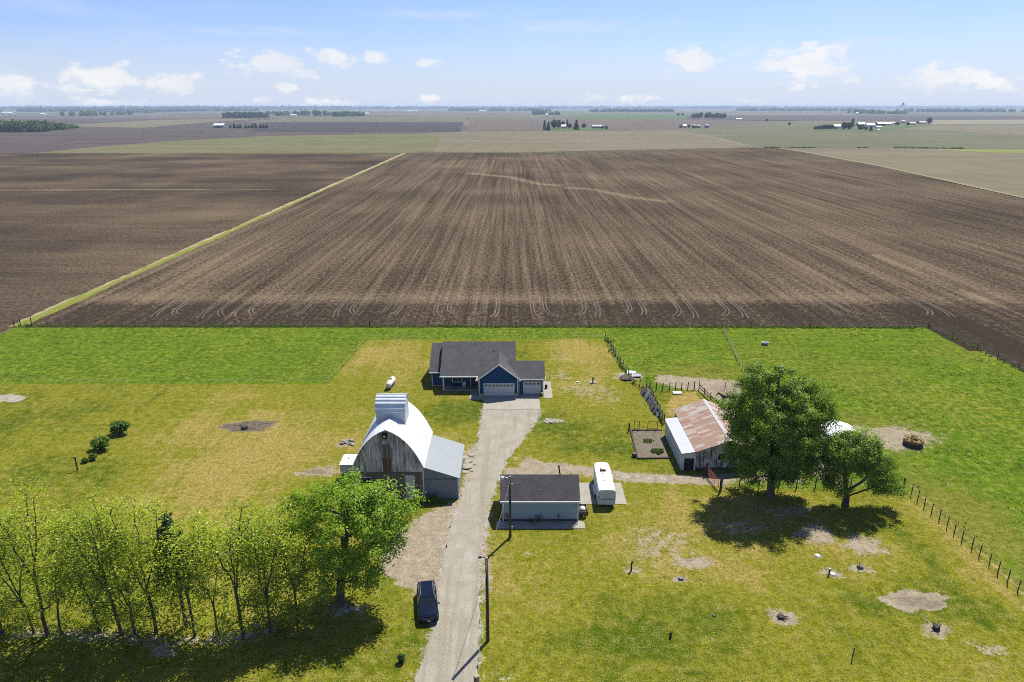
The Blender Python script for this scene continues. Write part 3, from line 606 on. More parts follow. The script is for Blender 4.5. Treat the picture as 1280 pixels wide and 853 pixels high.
# ------------------------------------------------------------------ the blue house
def house():
    hx, hy = -4.0, 110.0
    t = thing('ranch_house', 'dark blue ranch house with grey shingle roof and two white garage doors', 'house', (hx, hy, 0))
    off = (hx, hy, 0); B = lambda: MB(off)
    w = B()
    w.box(-11.5, 0.3, 107.2, 117.6, 0.0, 2.8)
    w.poly([(-11.5,105.9,2.8),(-11.5,117.6,2.8),(-11.5,111.7,6.30)]); w.poly([(0.3,105.4,2.8),(0.3,117.9,2.8),(0.3,111.7,6.30)])
    w.box(-13.55, -11.52, 107.5, 117.9, 0.0, 2.72); w.poly([(-13.55,107.5,2.72),(-13.55,118,2.72),(-13.55,112.8,5.62)])
    w.box(-5.35, 0.92, 103.2, 109.5, 0.0, 3.12)
    w.poly([(-5.35,103.2,3.12),(0.92,103.2,3.12),(-2.12,103.2,5.46)])
    w.box(0.93, 5.1, 103.93, 109.7, 0.0, 2.92); w.poly([(5.1,103.93,2.92),(5.1,109.7,2.92),(5.1,106.85,4.62)])
    w.build('wall', M['blue'], t)
    def roofpair(x0, x1, y0, yr, y1, ze, zr, th=0.16):
        r = B(); r.slab([(x0,y0,ze),(x1,y0,ze),(x1,yr,zr),(x0,yr,zr)], th); r.slab([(x1,y1,ze),(x0,y1,ze),(x0,yr,zr),(x1,yr,zr)], th); return r
    r = roofpair(-11.95, 0.66, 104.9, 111.7, 118.5, 2.82, 6.57).build('roof', M['shingle'], t)
    roofpair(-13.98, -11.97, 107.0, 112.8, 118.6, 2.74, 5.96).build('roof', M['shingle'], t)
    g = B(); g.slab([(-5.62,102.88,3.0),(-2.12,102.88,5.67),(-2.12,110.4,5.67),(-5.62,110.4,3.0)], .14); g.slab([(-2.12,102.88,5.67),(1.38,102.88,3.0),(1.38,110.0,3.0),(-2.12,110.4,5.67)], .14)
    g.build('roof', M['shingle'], t)
    roofpair(-0.95, 5.42, 103.5, 106.85, 110.2, 2.92, 4.86).build('roof', M['shingle'], t)
    f = B()                                   # white fascia boards and gutters
    f.box(-11.97, -5.66, 104.78, 104.89, 2.60, 2.80); f.box(-14.0, -11.99, 106.88, 106.99, 2.52, 2.72); f.box(1.30, 5.44, 103.38, 103.49, 2.70, 2.90)
    f.slab([(-5.66,102.78,2.99),(-2.12,102.78,5.69),(-2.12,102.87,5.69),(-5.66,102.87,2.99)], .2); f.slab([(-2.12,102.78,5.69),(1.42,102.78,2.99),(1.42,102.87,2.99),(-2.12,102.87,5.69)], .2)
    f.box(-5.95, -5.36, 102.9, 103.1, 2.72, 2.9); f.box(0.93, 1.5, 102.9, 103.1, 2.72, 2.9)
    f.box(-5.8, -5.68, 102.9, 104.85, 2.7, 2.86)
    f.box(5.43, 5.5, 103.5, 106.85, 2.74, 2.86)
    f.build('fascia', M['white'], t)
    for x in (-11.42, -5.55): B().box(x-.12, x+.12, 105.2, 105.44, 0.12, 2.62).build('porch_post', M['white'], t)
    for q in ((-13.62,-13.47,107.42,107.49,0,2.7),(-5.42,-5.28,103.1,103.19,0,3.0),(0.86,1.02,103.1,103.19,0,3.0),(1.12,1.22,103.82,103.92,0,2.8),(5.0,5.17,103.84,103.92,0,2.9)): B().box(*q).build('corner_trim', M['white'], t)
    B().box(-11.55, -5.38, 105.3, 107.18, -0.02, 0.16).build('porch_floor', M['concrete'], t)
    B().box(-13.5, -11.6, 107.40, 107.485, 0.0, 0.22).build('foundation', M['concrete'], t)
    def garage(x0, x1, y, ncol, nrow=4, ztop=2.15):
        d = B(); rows = nrow; hh = (ztop-0.08)/rows
        for r_ in range(rows):
            z0 = 0.08+r_*hh; d.box(x0, x1, y-.05, y-.004, z0+.012, z0+hh-.012)
            if r_ < rows-1:
                wv = (x1-x0)/ncol
                for q in range(ncol): d.box(x0+q*wv+.09, x0+(q+1)*wv-.09, y-.075, y-.05, z0+.1, z0+hh-.1)
        o = d.build('garage_door', M['door_white'], t)
        fr = B(); fr.box(x0-.14, x0-.003, y-.09, y-.003, 0.06, ztop+.14); fr.box(x1+.003, x1+.14, y-.09, y-.003, 0.06, ztop+.14); fr.box(x0, x1, y-.09, y-.003, ztop+.003, ztop+.14)
        fr.build('door_frame', M['white'], o)
        z0 = 0.08+3*hh
        wv = (x1-x0)/ncol
        for q in range(ncol): B().box(x0+q*wv+.10, x0+(q+1)*wv-.10, y-.07, y-.045, z0+.12, z0+hh-.1).build('window_pane', M['glass'], o)
    garage(-4.52, 0.28, 103.2, 8); garage(1.98, 4.66, 103.93, 4)
    wn = B(); wn.box(-10.0, -8.55, 107.1, 107.19, 1.0, 2.3)
    wo = wn.build('window', M['glass'], t)
    wf = B(); wf.box(-10.12, -8.43, 107.05, 107.1, 2.28, 2.42); wf.box(-10.12, -8.43, 107.05, 107.1, .88, 1.0); wf.box(-10.12, -9.98, 107.05, 107.1, 1.0, 2.28); wf.box(-8.57, -8.43, 107.05, 107.1, 1.0, 2.28); wf.box(-9.32, -9.23, 107.05, 107.1, 1.0, 2.28)
    wf.build('window_frame', M['white'], wo)
    d = B().box(-6.9, -5.95, 107.1, 107.19, 0.17, 2.2).build('front_door', plain('brown_door', (0.055, 0.03, 0.02), 0.5), t)
    B().box(-6.07, -6.0, 107.03, 107.1, 1.1, 1.2).build('door_handle', M['steel'], d)
    B().box(-7.05, -6.92, 107.06, 107.19, 0.17, 2.35).build('door_trim', M['white'], t)
    # vents and pipe on the back slope side, soffit lights
    v = B(); v.tube((-3.2, 109.6, 5.2), (-3.2, 109.6, 5.75), .06); v.build('roof_vent', M['black'], t)
    return t
house()
ch = thing('porch_chair', 'small white chair on the porch of the blue house', 'chair', (-8.05, 106.3, 0.16))
MB().box(-.28,.28,-.25,.25,.38,.44).build('seat', M['white'], ch); MB().box(-.28,.28,.2,.27,.44,1.02).build('backrest', M['white'], ch)
for sx in (-1, 1):
    MB().box(sx*.25-.03, sx*.25+.03, -.24, -.18, 0, .62).build('leg', M['white'], ch); MB().box(sx*.25-.03, sx*.25+.03, .2, .26, 0, .38).build('leg', M['white'], ch)
    MB().box(sx*.26-.05, sx*.26+.05, -.26, .2, .62, .66).build('armrest', M['white'], ch)
bq = thing('porch_table', 'dark low table beside the white chair on the house porch', 'table', (-9.5, 106.2, 0.16))
MB().lathe([(0,.62),(.55,.62),(.55,.68),(0,.68)]).build('tabletop', M['black'], bq)
for a in range(4): MB().tube((.4*math.cos(a*1.57+.8), .4*math.sin(a*1.57+.8), 0), (.3*math.cos(a*1.57+.8), .3*math.sin(a*1.57+.8), .62), .03).build('leg', M['black'], bq)
def pot(name, label, x, y, s=1.0, z=0.05, mat='white'):
    o = thing(name, label, 'planter', (x, y, z)); MB().lathe([(0,0),(.16*s,0),(.22*s,.38*s),(.25*s,.4*s),(.25*s,.44*s),(.2*s,.44*s),(.19*s,.36*s),(0,.36*s)]).build('pot', M[mat], o, True)
    MB().lathe([(0,.36*s),(.19*s,.40*s),(.12*s,.62*s),(0,.7*s)], n=9).build('plant', M['leaf_shrub'], o); return o
pot('planter', 'white planter left of the wide garage door', -4.95, 102.9, 1.15); pot('planter', 'white planter between the two garage doors', 0.62, 102.9, 1.15); pot('planter', 'white planter at the right corner of the house', 4.98, 103.5, 1.3)
pot('planter', 'dark planter on the concrete slab beside the house', 5.75, 106.3, 1.1, 0.06, 'black')

# ------------------------------------------------------------------ the old barn
def old_barn():
    cx, y0, y1 = -14.77, 72.2, 81.0
    t = thing('old_barn', 'weathered grey wood barn with curved white metal roof, silver cupola and side lean-to', 'barn', (cx, 76, 0))
    off = (cx, 76, 0); B = lambda: MB(off)
    prof = [(0,9.42),(.8,9.06),(1.55,8.56),(2.2,7.96),(2.75,7.30),(3.2,6.64),(3.6,5.94),(3.98,5.16),(4.34,4.36)]
    full = [(-a, z) for a, z in reversed(prof)]+prof[1:]
    r = B(); th = .10
    for (a, b) in zip(full[:-1], full[1:]):
        r.hexa([(cx+a[0],y0-.42,a[1]-th),(cx+b[0],y0-.42,b[1]-th),(cx+b[0],y1+.35,b[1]-th),(cx+a[0],y1+.35,a[1]-th)], [(cx+a[0],y0-.42,a[1]),(cx+b[0],y0-.42,b[1]),(cx+b[0],y1+.35,b[1]),(cx+a[0],y1+.35,a[1])])
    r.build('roof', M['white_roof'], t)
    w = B(); inner = [(x*.965, z-.14) for x, z in full]
    up = [(cx+x, z) for x, z in inner if z > 4.0]
    def panel(zlo, zhi, y):
        # slice of the gable outline between two heights
        P = []
        xl = np.interp
        zs = [zlo]+[z for x, z in sorted(prof, key=lambda q: q[1]) if zlo < z-.14 < zhi]+[zhi]
        half = lambda z: np.interp(z+.14, [q[1] for q in reversed(prof)], [q[0] for q in reversed(prof)])*.965 if z > 4.2 else 4.12
        zz = [zlo]+[q[1]-.14 for q in reversed(prof) if zlo < q[1]-.14 < zhi]+[zhi]
        P = [(cx-half(z), y, z) for z in zz]+[(cx+half(z), y, z) for z in reversed(zz)]
        return P
    w.poly(panel(3.58, 9.27, y0)); w.poly(panel(0, 9.27, y1))
    for sx in (-1, 1): w.box(cx+sx*4.12-.05, cx+sx*4.12+.05, y0+.03, y1-.03, 0, 4.45)
    w.build('wall', M['barn_wood'], t)
    B().box(cx-4.12, cx+4.12, y0-.0, y0+.05, 0, 3.5).build('lower_wall', M['brown_wood'], t)
    B().box(cx-4.14, cx+4.14, y0-.1, y0-.003, 3.48, 3.62).build('band_board', M['grey_wood'], t)
    d = B().box(cx-.62, cx+.34, y0-.07, y0-.004, 3.63, 5.5).build('hay_door', M['hay_door'], t)
    B().box(cx-.62, cx+.34, y0-.05, y0-.004, 5.52, 7.3).build('hay_door', M['brown_wood'], t)
    o = B().box(cx-.46, cx+.12, y0-.05, y0-.004, 8.02, 8.85).build('gable_opening', M['dark'], t)
    B().box(cx-.36, cx-.10, y0-.09, y0-.052, 8.2, 8.5).build('hay_pulley', M['white'], o)
    B().box(cx+1.95, cx+3.1, y0-.07, y0-.004, 0.05, 3.2).build('door', M['white_wall'], t)
    B().box(cx-3.3, cx-2.3, y0-.05, y0-.004, 1.6, 2.9).build('window', M['dark'], t)
    B().box(cx-3.4, cx-2.2, y0-.08, y0-.052, 2.9, 3.02).build('window_trim', M['white'], t)
    # cupola on the ridge
    c0, c1, ya, yb = cx-1.72, cx+1.80, 75.35, 78.3
    cu = B().box(c0, c1, ya, yb, 8.0, 10.25)
    cu.poly([(c0,ya,10.25),(c0,yb,10.25),(c0,(ya+yb)/2,11.6)]); cu.poly([(c1,ya,10.25),(c1,yb,10.25),(c1,(ya+yb)/2,11.6)])
    cu = cu.build('cupola', M['cupola'], t)
    pr = [(75.12,10.12),(75.28,10.55),(75.55,10.98),(75.92,11.34),(76.35,11.60),(76.82,11.74),(77.3,11.60),(77.75,11.34),(78.1,10.98),(78.38,10.55),(78.54,10.12)]
    k = B()
    for a, b in zip(pr[:-1], pr[1:]):
        k.slab([(c0-.08,a[0],a[1]),(c1+.08,a[0],a[1]),(c1+.08,b[0],b[1]),(c0-.08,b[0],b[1])], .06)
    for (yy, zz) in pr[1:-1]: k.box(c0-.09, c1+.09, yy-.035, yy+.035, zz-.02, zz+.045)
    k.build('cupola_roof', M['galv_h'], cu)
    # lean-to on the right
    l = B().slab([(cx+4.18,y0-.25,4.42),(cx+8.52,y0-.25,2.92),(cx+8.52,80.6,2.92),(cx+4.18,80.6,4.42)], .08)
    l.build('lean_to_roof', M['galv'], t)
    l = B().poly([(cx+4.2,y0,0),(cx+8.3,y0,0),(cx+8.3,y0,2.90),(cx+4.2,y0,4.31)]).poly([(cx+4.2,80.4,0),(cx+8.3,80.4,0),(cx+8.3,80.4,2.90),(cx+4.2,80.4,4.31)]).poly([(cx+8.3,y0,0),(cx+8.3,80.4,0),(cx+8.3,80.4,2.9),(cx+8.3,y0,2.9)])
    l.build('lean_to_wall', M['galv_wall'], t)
    B().box(cx+4.2, cx+8.34, y0-.05, y0-.003, 2.62, 2.72).build('lean_to_trim', M['grey_wood'], t)
    B().box(cx+4.05, cx+4.2, y0-.12, y0-.003, 0, 4.3).build('corner_board', M['white'], t)
    B().box(cx+8.22, cx+8.36, y0-.08, y0-.003, 0, 2.9).build('corner_board', M['white'], t)
    return t
old_barn()
# wagon with white box left of the barn
wg = thing('farm_wagon', 'white box wagon with dark green frame parked against the left side of the old barn', 'wagon', (-20.7, 76.85, 0))
MB().box(-.80,.80,-1.3,1.3,1.35,2.68).build('cargo_box', M['white_wall'], wg)
MB().slab([(-.86,-1.36,2.78),(.86,-1.36,2.78),(.86,1.36,2.78),(-.86,1.36,2.78)], .09).build('roof', M['white'], wg)
MB().lathe([(0,2.79),(.1,2.79),(.1,2.9),(0,2.9)], (0,.2,0), 10).build('roof_vent', M['steel'], wg)
MB().box(-.7,.7,-1.5,1.25,.85,1.33).build('chassis', M['dk_green'], wg, bevel=.05)
MB().lathe([(0,-1.0),(.35,-1.0),(.5,-.9),(.5,.9),(.35,1.0),(0,1.0)], (0,-1.85,.75), 16, 'x').build('tank', M['dk_green'], wg, True)
for sx in (-1, 1):
    for sy in (-1, 1):
        MB().lathe([(0,-.11),(.36,-.11),(.42,-.07),(.42,.07),(.36,.11),(0,.11)], (sx*.78, sy*.9, .42), 18, 'x').build('wheel', M['rubber'], wg, True)

# ------------------------------------------------------------------ small shed
def shed():
    t = thing('garage_shed', 'pale blue grey shed with dark shingle roof beside the gravel drive', 'shed', (3.2, 71, 0))
    off = (3.2, 71, 0); B = lambda: MB(off)
    x0, x1, y0, y1 = -1.05, 7.55, 67.4, 72.6
    w = B().box(x0, x1, y0, y1, 0, 2.8); w.poly([(x0,y0,2.8),(x0,y1,2.8),(x0,70.0,4.38)]); w.poly([(x1,y0,2.8),(x1,y1,2.8),(x1,70.0,4.38)])
    w.build('wall', M['shed_wall'], t)
    B().slab([(-1.36,67.08,2.80),(7.74,67.08,2.80),(7.74,70.0,4.57),(-1.36,70.0,4.57)], .12).slab([(7.74,72.92,2.80),(-1.36,72.92,2.80),(-1.36,70.0,4.57),(7.74,70.0,4.57)], .12).build('roof', M['shingle_shed'], t)
    B().box(-1.38, 7.76, 66.97, 67.07, 2.62, 2.80).build('gutter', M['white'], t)
    for q in (x0-.05, x1-.09): B().box(q, q+.14, y0-.06, y0-.003, 0, 2.66).build('corner_trim', M['white'], t)
    B().box(x0+.1, x1-.1, y0-.03, y0-.003, 0.0, 0.32).build('foundation', M['soil_dk'], t)
    B().box(x0+.1, x0+.35, y0-.10, y0-.003, 2.36, 2.52).build('wall_light', M['black'], t)
    B().tube((7.5,66.95,2.65),(7.5,66.95,.15),.045).tube((7.5,66.95,.15),(7.5,66.6,.08),.045).build('downspout', M['white'], t)
    d = B().box(x0-.05, x0-.003, 68.6, 71.4, .05, 2.2).build('garage_door', M['door_white'], t)
    return t
shed()
# things leaning on the shed front
o = thing('cable_reel', 'round grey reel leaning on the shed front in the shade', 'reel', (3.05, 67.05, 0.06))
MB().lathe([(.34,-.05),(.46,-.05),(.46,.05),(.34,.05),(.34,-.05)], (0, 0, .46), 22, 'y').build('rim', M['grey_wood'], o); MB().lathe([(0,-.1),(.12,-.1),(.12,.1),(0,.1)], (0,0,.46), 12, 'y').build('hub', M['black'], o)
for k in range(4): MB().tube((0,0,.46), (.36*math.cos(k*math.pi/2), 0, .46+.36*math.sin(k*math.pi/2)), .025).build('spoke', M['grey_wood'], o)
o = thing('wash_bucket', 'small dark bucket beside the round reel at the shed front', 'bucket', (2.15, 67.1, 0.06)); MB().lathe([(0,0),(.15,0),(.19,.36),(.17,.36),(.14,.02),(0,.02)], n=16).build('tub', M['black'], o, True); MB().tube((-.18,0,.36),(0,0,.5),.012).tube((0,0,.5),(.18,0,.36),.012).build('handle', M['steel'], o)
o = thing('water_hydrant', 'thin dark yard hydrant near the right end of the shed front', 'hydrant', (5.3, 67.0, 0.06)); MB().tube((0,0,0),(0,0,.85),.035).build('pipe', M['rusty_steel'], o); MB().box(-.08,.08,-.14,.05,.85,.98).build('spout', M['rusty_steel'], o); MB().tube((0,0,.98),(.0,.2,1.08),.02).build('handle', M['red'], o)
o = thing('electric_box', 'grey electric meter box on the left end of the shed front', 'meter box', (-.55, 67.28, 0.55)); MB().box(-.18,.18,-.1,.1,0,.5).build('case', M['steel'], o, bevel=.02); MB().lathe([(0,-.03),(.1,-.03),(.1,.03),(0,.03)], (0,-.12,.32), 14, 'y').build('dial', M['glass'], o)
# small utility trailer right of the shed
u = thing('utility_trailer', 'small open utility trailer with white load at the right end of the shed', 'trailer', (8.25, 68.9, 0))
MB().box(-.45,.45,-.85,.75,.45,.52).box(-.45,-.41,-.85,.75,.52,.85).box(.41,.45,-.85,.75,.52,.85).box(-.41,.41,-.85,-.81,.52,.85).box(-.41,.41,.71,.75,.52,.85).build('bed', M['grey_wood'], u)
MB().box(-.05,.05,-1.5,-.85,.42,.5).build('tongue', M['rusty_steel'], u)
for sx in (-1, 1): MB().lathe([(0,-.07),(.26,-.07),(.29,0),(.26,.07),(0,.07)], (sx*.56,-.05,.29), 16, 'x').build('wheel', M['rubber'], u, True)
o = thing('feed_sack', 'white sack lying in the small utility trailer', 'sack', (8.25, 69.05, .53)); MB().box(-.3,.3,-.4,.4,0,.24).build('bag', M['white'], o, True, bevel=.09)
o = thing('stove_pipe', 'dark leaning pipe standing behind the shed', 'pipe', (6.25, 75.9, 0)); MB().tube((0,0,0),(-.35,.25,2.05),.09).build('shaft', M['black'], o); MB().tube((-.35,.25,2.05),(-.38,.27,2.25),.13).build('cap', M['black'], o)

# ------------------------------------------------------------------ horse trailer
def horse_trailer():
    t = thing('horse_trailer', 'white enclosed horse trailer parked on the concrete pad', 'trailer', (11.25, 73.5, 0), math.radians(-1.0))
    Lh = 3.35; w = 1.02
    def prof(y): return w if y < 2.2 else w*(1-((y-2.2)/(Lh-2.2))**2.2*.22)
    b = MB(); ys = [-Lh+.02, -2.2, 0, 1.6, 2.2, 2.7, 3.05, 3.25, 3.35]
    ring = []
    for y in ys:
        a = prof(y); ring.append([(-a,y,.42),(a,y,.42),(a,y,1.5),(a,y,2.12),(a-.07,y,2.28),(a-.3,y,2.35),(0,y,2.38),(-a+.3,y,2.35),(-a+.07,y,2.28),(-a,y,2.12),(-a,y,1.5)])
    for p, q in zip(ring[:-1], ring[1:]):
        n = len(p)
        for i in range(n): b.poly([p[i], p[(i+1) % n], q[(i+1) % n], q[i]])
    b.poly(ring[0]); b.poly(ring[-1])
    b.build('body', M['white'], t)
    r = MB(); 
    for p, q in zip(ring[:-1], ring[1:]):
        for i in range(4, 8): 
            up = lambda c: (c[0], c[1], c[2]+.025)
            r.hexa([p[i], p[i+1], q[i+1], q[i]], [up(p[i]), up(p[i+1]), up(q[i+1]), up(q[i])])
    r.build('roof', M['white'], t)
    for sx, nm in ((-1, 'rear_door'), (1, 'rear_door')):
        d = MB().box(min(sx*.03, sx*.95), max(sx*.03, sx*.95), -Lh-.04, -Lh+.018, 1.2, 2.15).build('rear_door', M['white_wall'], t)
        MB().box(min(sx*.1, sx*.5), max(sx*.1, sx*.5), -Lh-.07, -Lh-.042, 1.32, 1.37).build('handle', M['black'], d)
    MB().box(-.97,.97,-Lh-.05,-Lh+.018,.46,1.16).build('ramp', M['white_wall'], t)
    MB().box(-1.0,1.0,-Lh-.07,-Lh-.003,1.165,1.19).build('hinge_bar', M['black'], t)
    for sx in (-1, 1):
        MB().box(sx*.98-.04,sx*.98+.04,-Lh-.06,-Lh-.003,1.4,1.58).build('tail_light', M['black'], t)
        f = MB(); f.hexa([(sx*1.03,-1.35,.55),(sx*1.03+sx*.26,-1.35,.55),(sx*1.03+sx*.26,.55,.55),(sx*1.03,.55,.55)], [(sx*1.03,-1.1,.95),(sx*1.03+sx*.26,-1.1,.95),(sx*1.03+sx*.26,.3,.95),(sx*1.03,.3,.95)])
        f.build('fender', M['white'], t)
        for y in (-.85, .05): MB().lathe([(0,-.1),(.3,-.1),(.34,-.06),(.34,.06),(.3,.1),(0,.1)], (sx*1.1,y,.34), 18, 'x').build('wheel', M['rubber'], t, True)
        wi = MB().box(sx*1.02-.015, sx*1.02+.015, .9, 1.7, 1.6, 1.95).build('side_window', M['glass'], t)
    MB().box(-.85,.85,-3.25,3.15,.25,.41).build('frame', M['black'], t)
    h = MB().box(-.30,.32,1.05,1.50,2.4,2.44); h.box(-.33,-.27,1.0,1.6,2.44,2.62); h.box(-.27,.32,1.0,1.06,2.44,2.56); h.build('roof_hatch', M['rusty_steel'], t)
    for y in (-2.2,-1.45,-.7,.1,.8,1.7): MB().hexa([(-.7,y-.015,2.37),(.7,y-.015,2.37),(.7,y+.015,2.37),(-.7,y+.015,2.37)],[(-.68,y-.015,2.385),(.68,y-.015,2.385),(.68,y+.015,2.385),(-.68,y+.015,2.385)]).build('roof_seam', M['steel'], t)
    for y in (.5, -.35, -1.15): MB().box(-.22,-.05,y-.05,y+.05,2.39,2.45).build('roof_vent', M['steel'], t)
    MB().tube((0,3.3,.45),(0,4.5,.45),.05).tube((-.6,3.2,.45),(0,4.2,.45),.04).tube((.6,3.2,.45),(0,4.2,.45),.04).build('hitch', M['black'], t)
horse_trailer()

# ------------------------------------------------------------------ livestock barn
def cattle_barn():
    cx = 28.15; t = thing('livestock_barn', 'low barn with rusty metal gable roof, peeling front and white lean-to', 'barn', (cx, 85.5, 0))
    off = (cx, 85.5, 0); B = lambda: MB(off)
    B().slab([(23.75,78.75,2.80),(cx,78.75,4.40),(cx,91.9,4.40),(23.75,91.9,2.80)], .07).slab([(cx,78.75,4.40),(32.55,78.75,2.80),(32.55,91.9,2.80),(cx,91.9,4.40)], .07).build('roof', M['rust'], t)
    B().slab([(cx-.22,78.72,4.36),(cx+.0,78.72,4.45),(cx+.0,91.93,4.45),(cx-.22,91.93,4.36)], .03).slab([(cx+.0,78.72,4.45),(cx+.22,78.72,4.36),(cx+.22,91.93,4.36),(cx+.0,91.93,4.45)], .03).build('ridge_cap', M['white_roof_x'], t)
    w = B(); w.poly([(23.98,79.1,.0),(32.3,79.1,0),(32.3,79.1,2.78),(cx,79.1,4.3),(23.98,79.1,2.78)]); w.build('front_wall', M['peeling'], t)
    B().box(24.0,32.3,78.98,79.09,0,.35).build('sill_board', M['char'], t)
    for a in (27.2, 29.6): B().box(a-.4,a+.4,79.03,79.094,1.5,2.3).build('window', M['dark'], t)
    w = B(); w.poly([(23.98,91.6,.0),(32.3,91.6,0),(32.3,91.6,2.78),(cx,91.6,4.3),(23.98,91.6,2.78)]); w.poly([(32.3,79.1,0),(32.3,91.6,0),(32.3,91.6,2.78),(32.3,79.1,2.78)]); w.poly([(23.98,79.1,0),(23.98,91.6,0),(23.98,91.6,2.7),(23.98,79.1,2.7)])
    w.build('wall', M['brown_wood'], t)
    B().slab([(21.98,78.85,2.5),(23.92,78.85,2.78),(23.92,89.3,2.78),(21.98,89.3,2.5)], .08).build('lean_to_roof', M['white_roof_x'], t)
    l = B().poly([(22.12,79.05,0),(22.12,89.1,0),(22.12,89.1,2.42),(22.12,79.05,2.42)]).poly([(22.12,89.1,0),(23.96,89.1,0),(23.96,89.1,2.66),(22.12,89.1,2.42)])
    l.box(22.14,22.42,78.99,79.05,0,2.45).box(23.72,23.95,78.99,79.05,0,2.45); l.poly([(22.42,79.04,1.72),(23.72,79.04,1.72),(23.72,79.04,2.66),(22.42,79.04,2.46)])
    l.build('lean_to_wall', M['white_wall'], t)
    B().box(22.44,23.70,79.1,79.15,0,1.72).build('lean_to_door', M['dark'], t)
    for q in (82.6, 85.6): B().box(22.0,22.14,q,q+.12,0,2.4).build('wall_batten', M['white'], t)
    return t
cattle_barn()

# shelter behind the right tree
s = thing('loafing_shed', 'small low white metal roofed shelter half hidden behind the two right trees', 'shelter', (46.4, 87.2, 0), math.radians(12))
MB().slab([(-2.5,-1.75,1.7),(0,-1.75,2.6),(0,1.75,2.6),(-2.5,1.75,1.7)], .06).slab([(0,-1.75,2.6),(2.5,-1.75,1.7),(2.5,1.75,1.7),(0,1.75,2.6)], .06).build('roof', M['white_roof'], s)
MB().box(-2.35,-2.27,-1.6,1.6,0,1.7).box(2.27,2.35,-1.6,1.6,0,1.7).poly([(-2.3,1.6,0),(2.3,1.6,0),(2.3,1.6,1.7),(0,1.6,2.5),(-2.3,1.6,1.7)]).build('wall', M['galv_wall'], s)
for x in (-2.25, 0, 2.25): MB().box(x-.07,x+.07,-1.62,-1.5,0,1.72+(.7 if x == 0 else 0)).build('post', M['fence_wood'], s)

# ------------------------------------------------------------------ propane tank
g = thing('propane_tank', 'white horizontal propane tank in the grass behind the old barn', 'tank', (-20.55, 107.2, 0), math.radians(-6))
MB().lathe([(0,-1.75),(.25,-1.7),(.42,-1.55),(.5,-1.3),(.5,1.3),(.42,1.55),(.25,1.7),(0,1.75)], (0,0,.85), 22, 'y').build('shell', M['white'], g, True)
MB().lathe([(0,1.33),(.2,1.33),(.22,1.48),(.1,1.56),(0,1.57)], (0,.1,0), 14).build('dome', M['grey_stone'], g, True)
for sy in (-1, 1): MB().box(-.38,.38,sy*1.0-.09,sy*1.0+.09,0,.45).build('foot', M['concrete'], g)

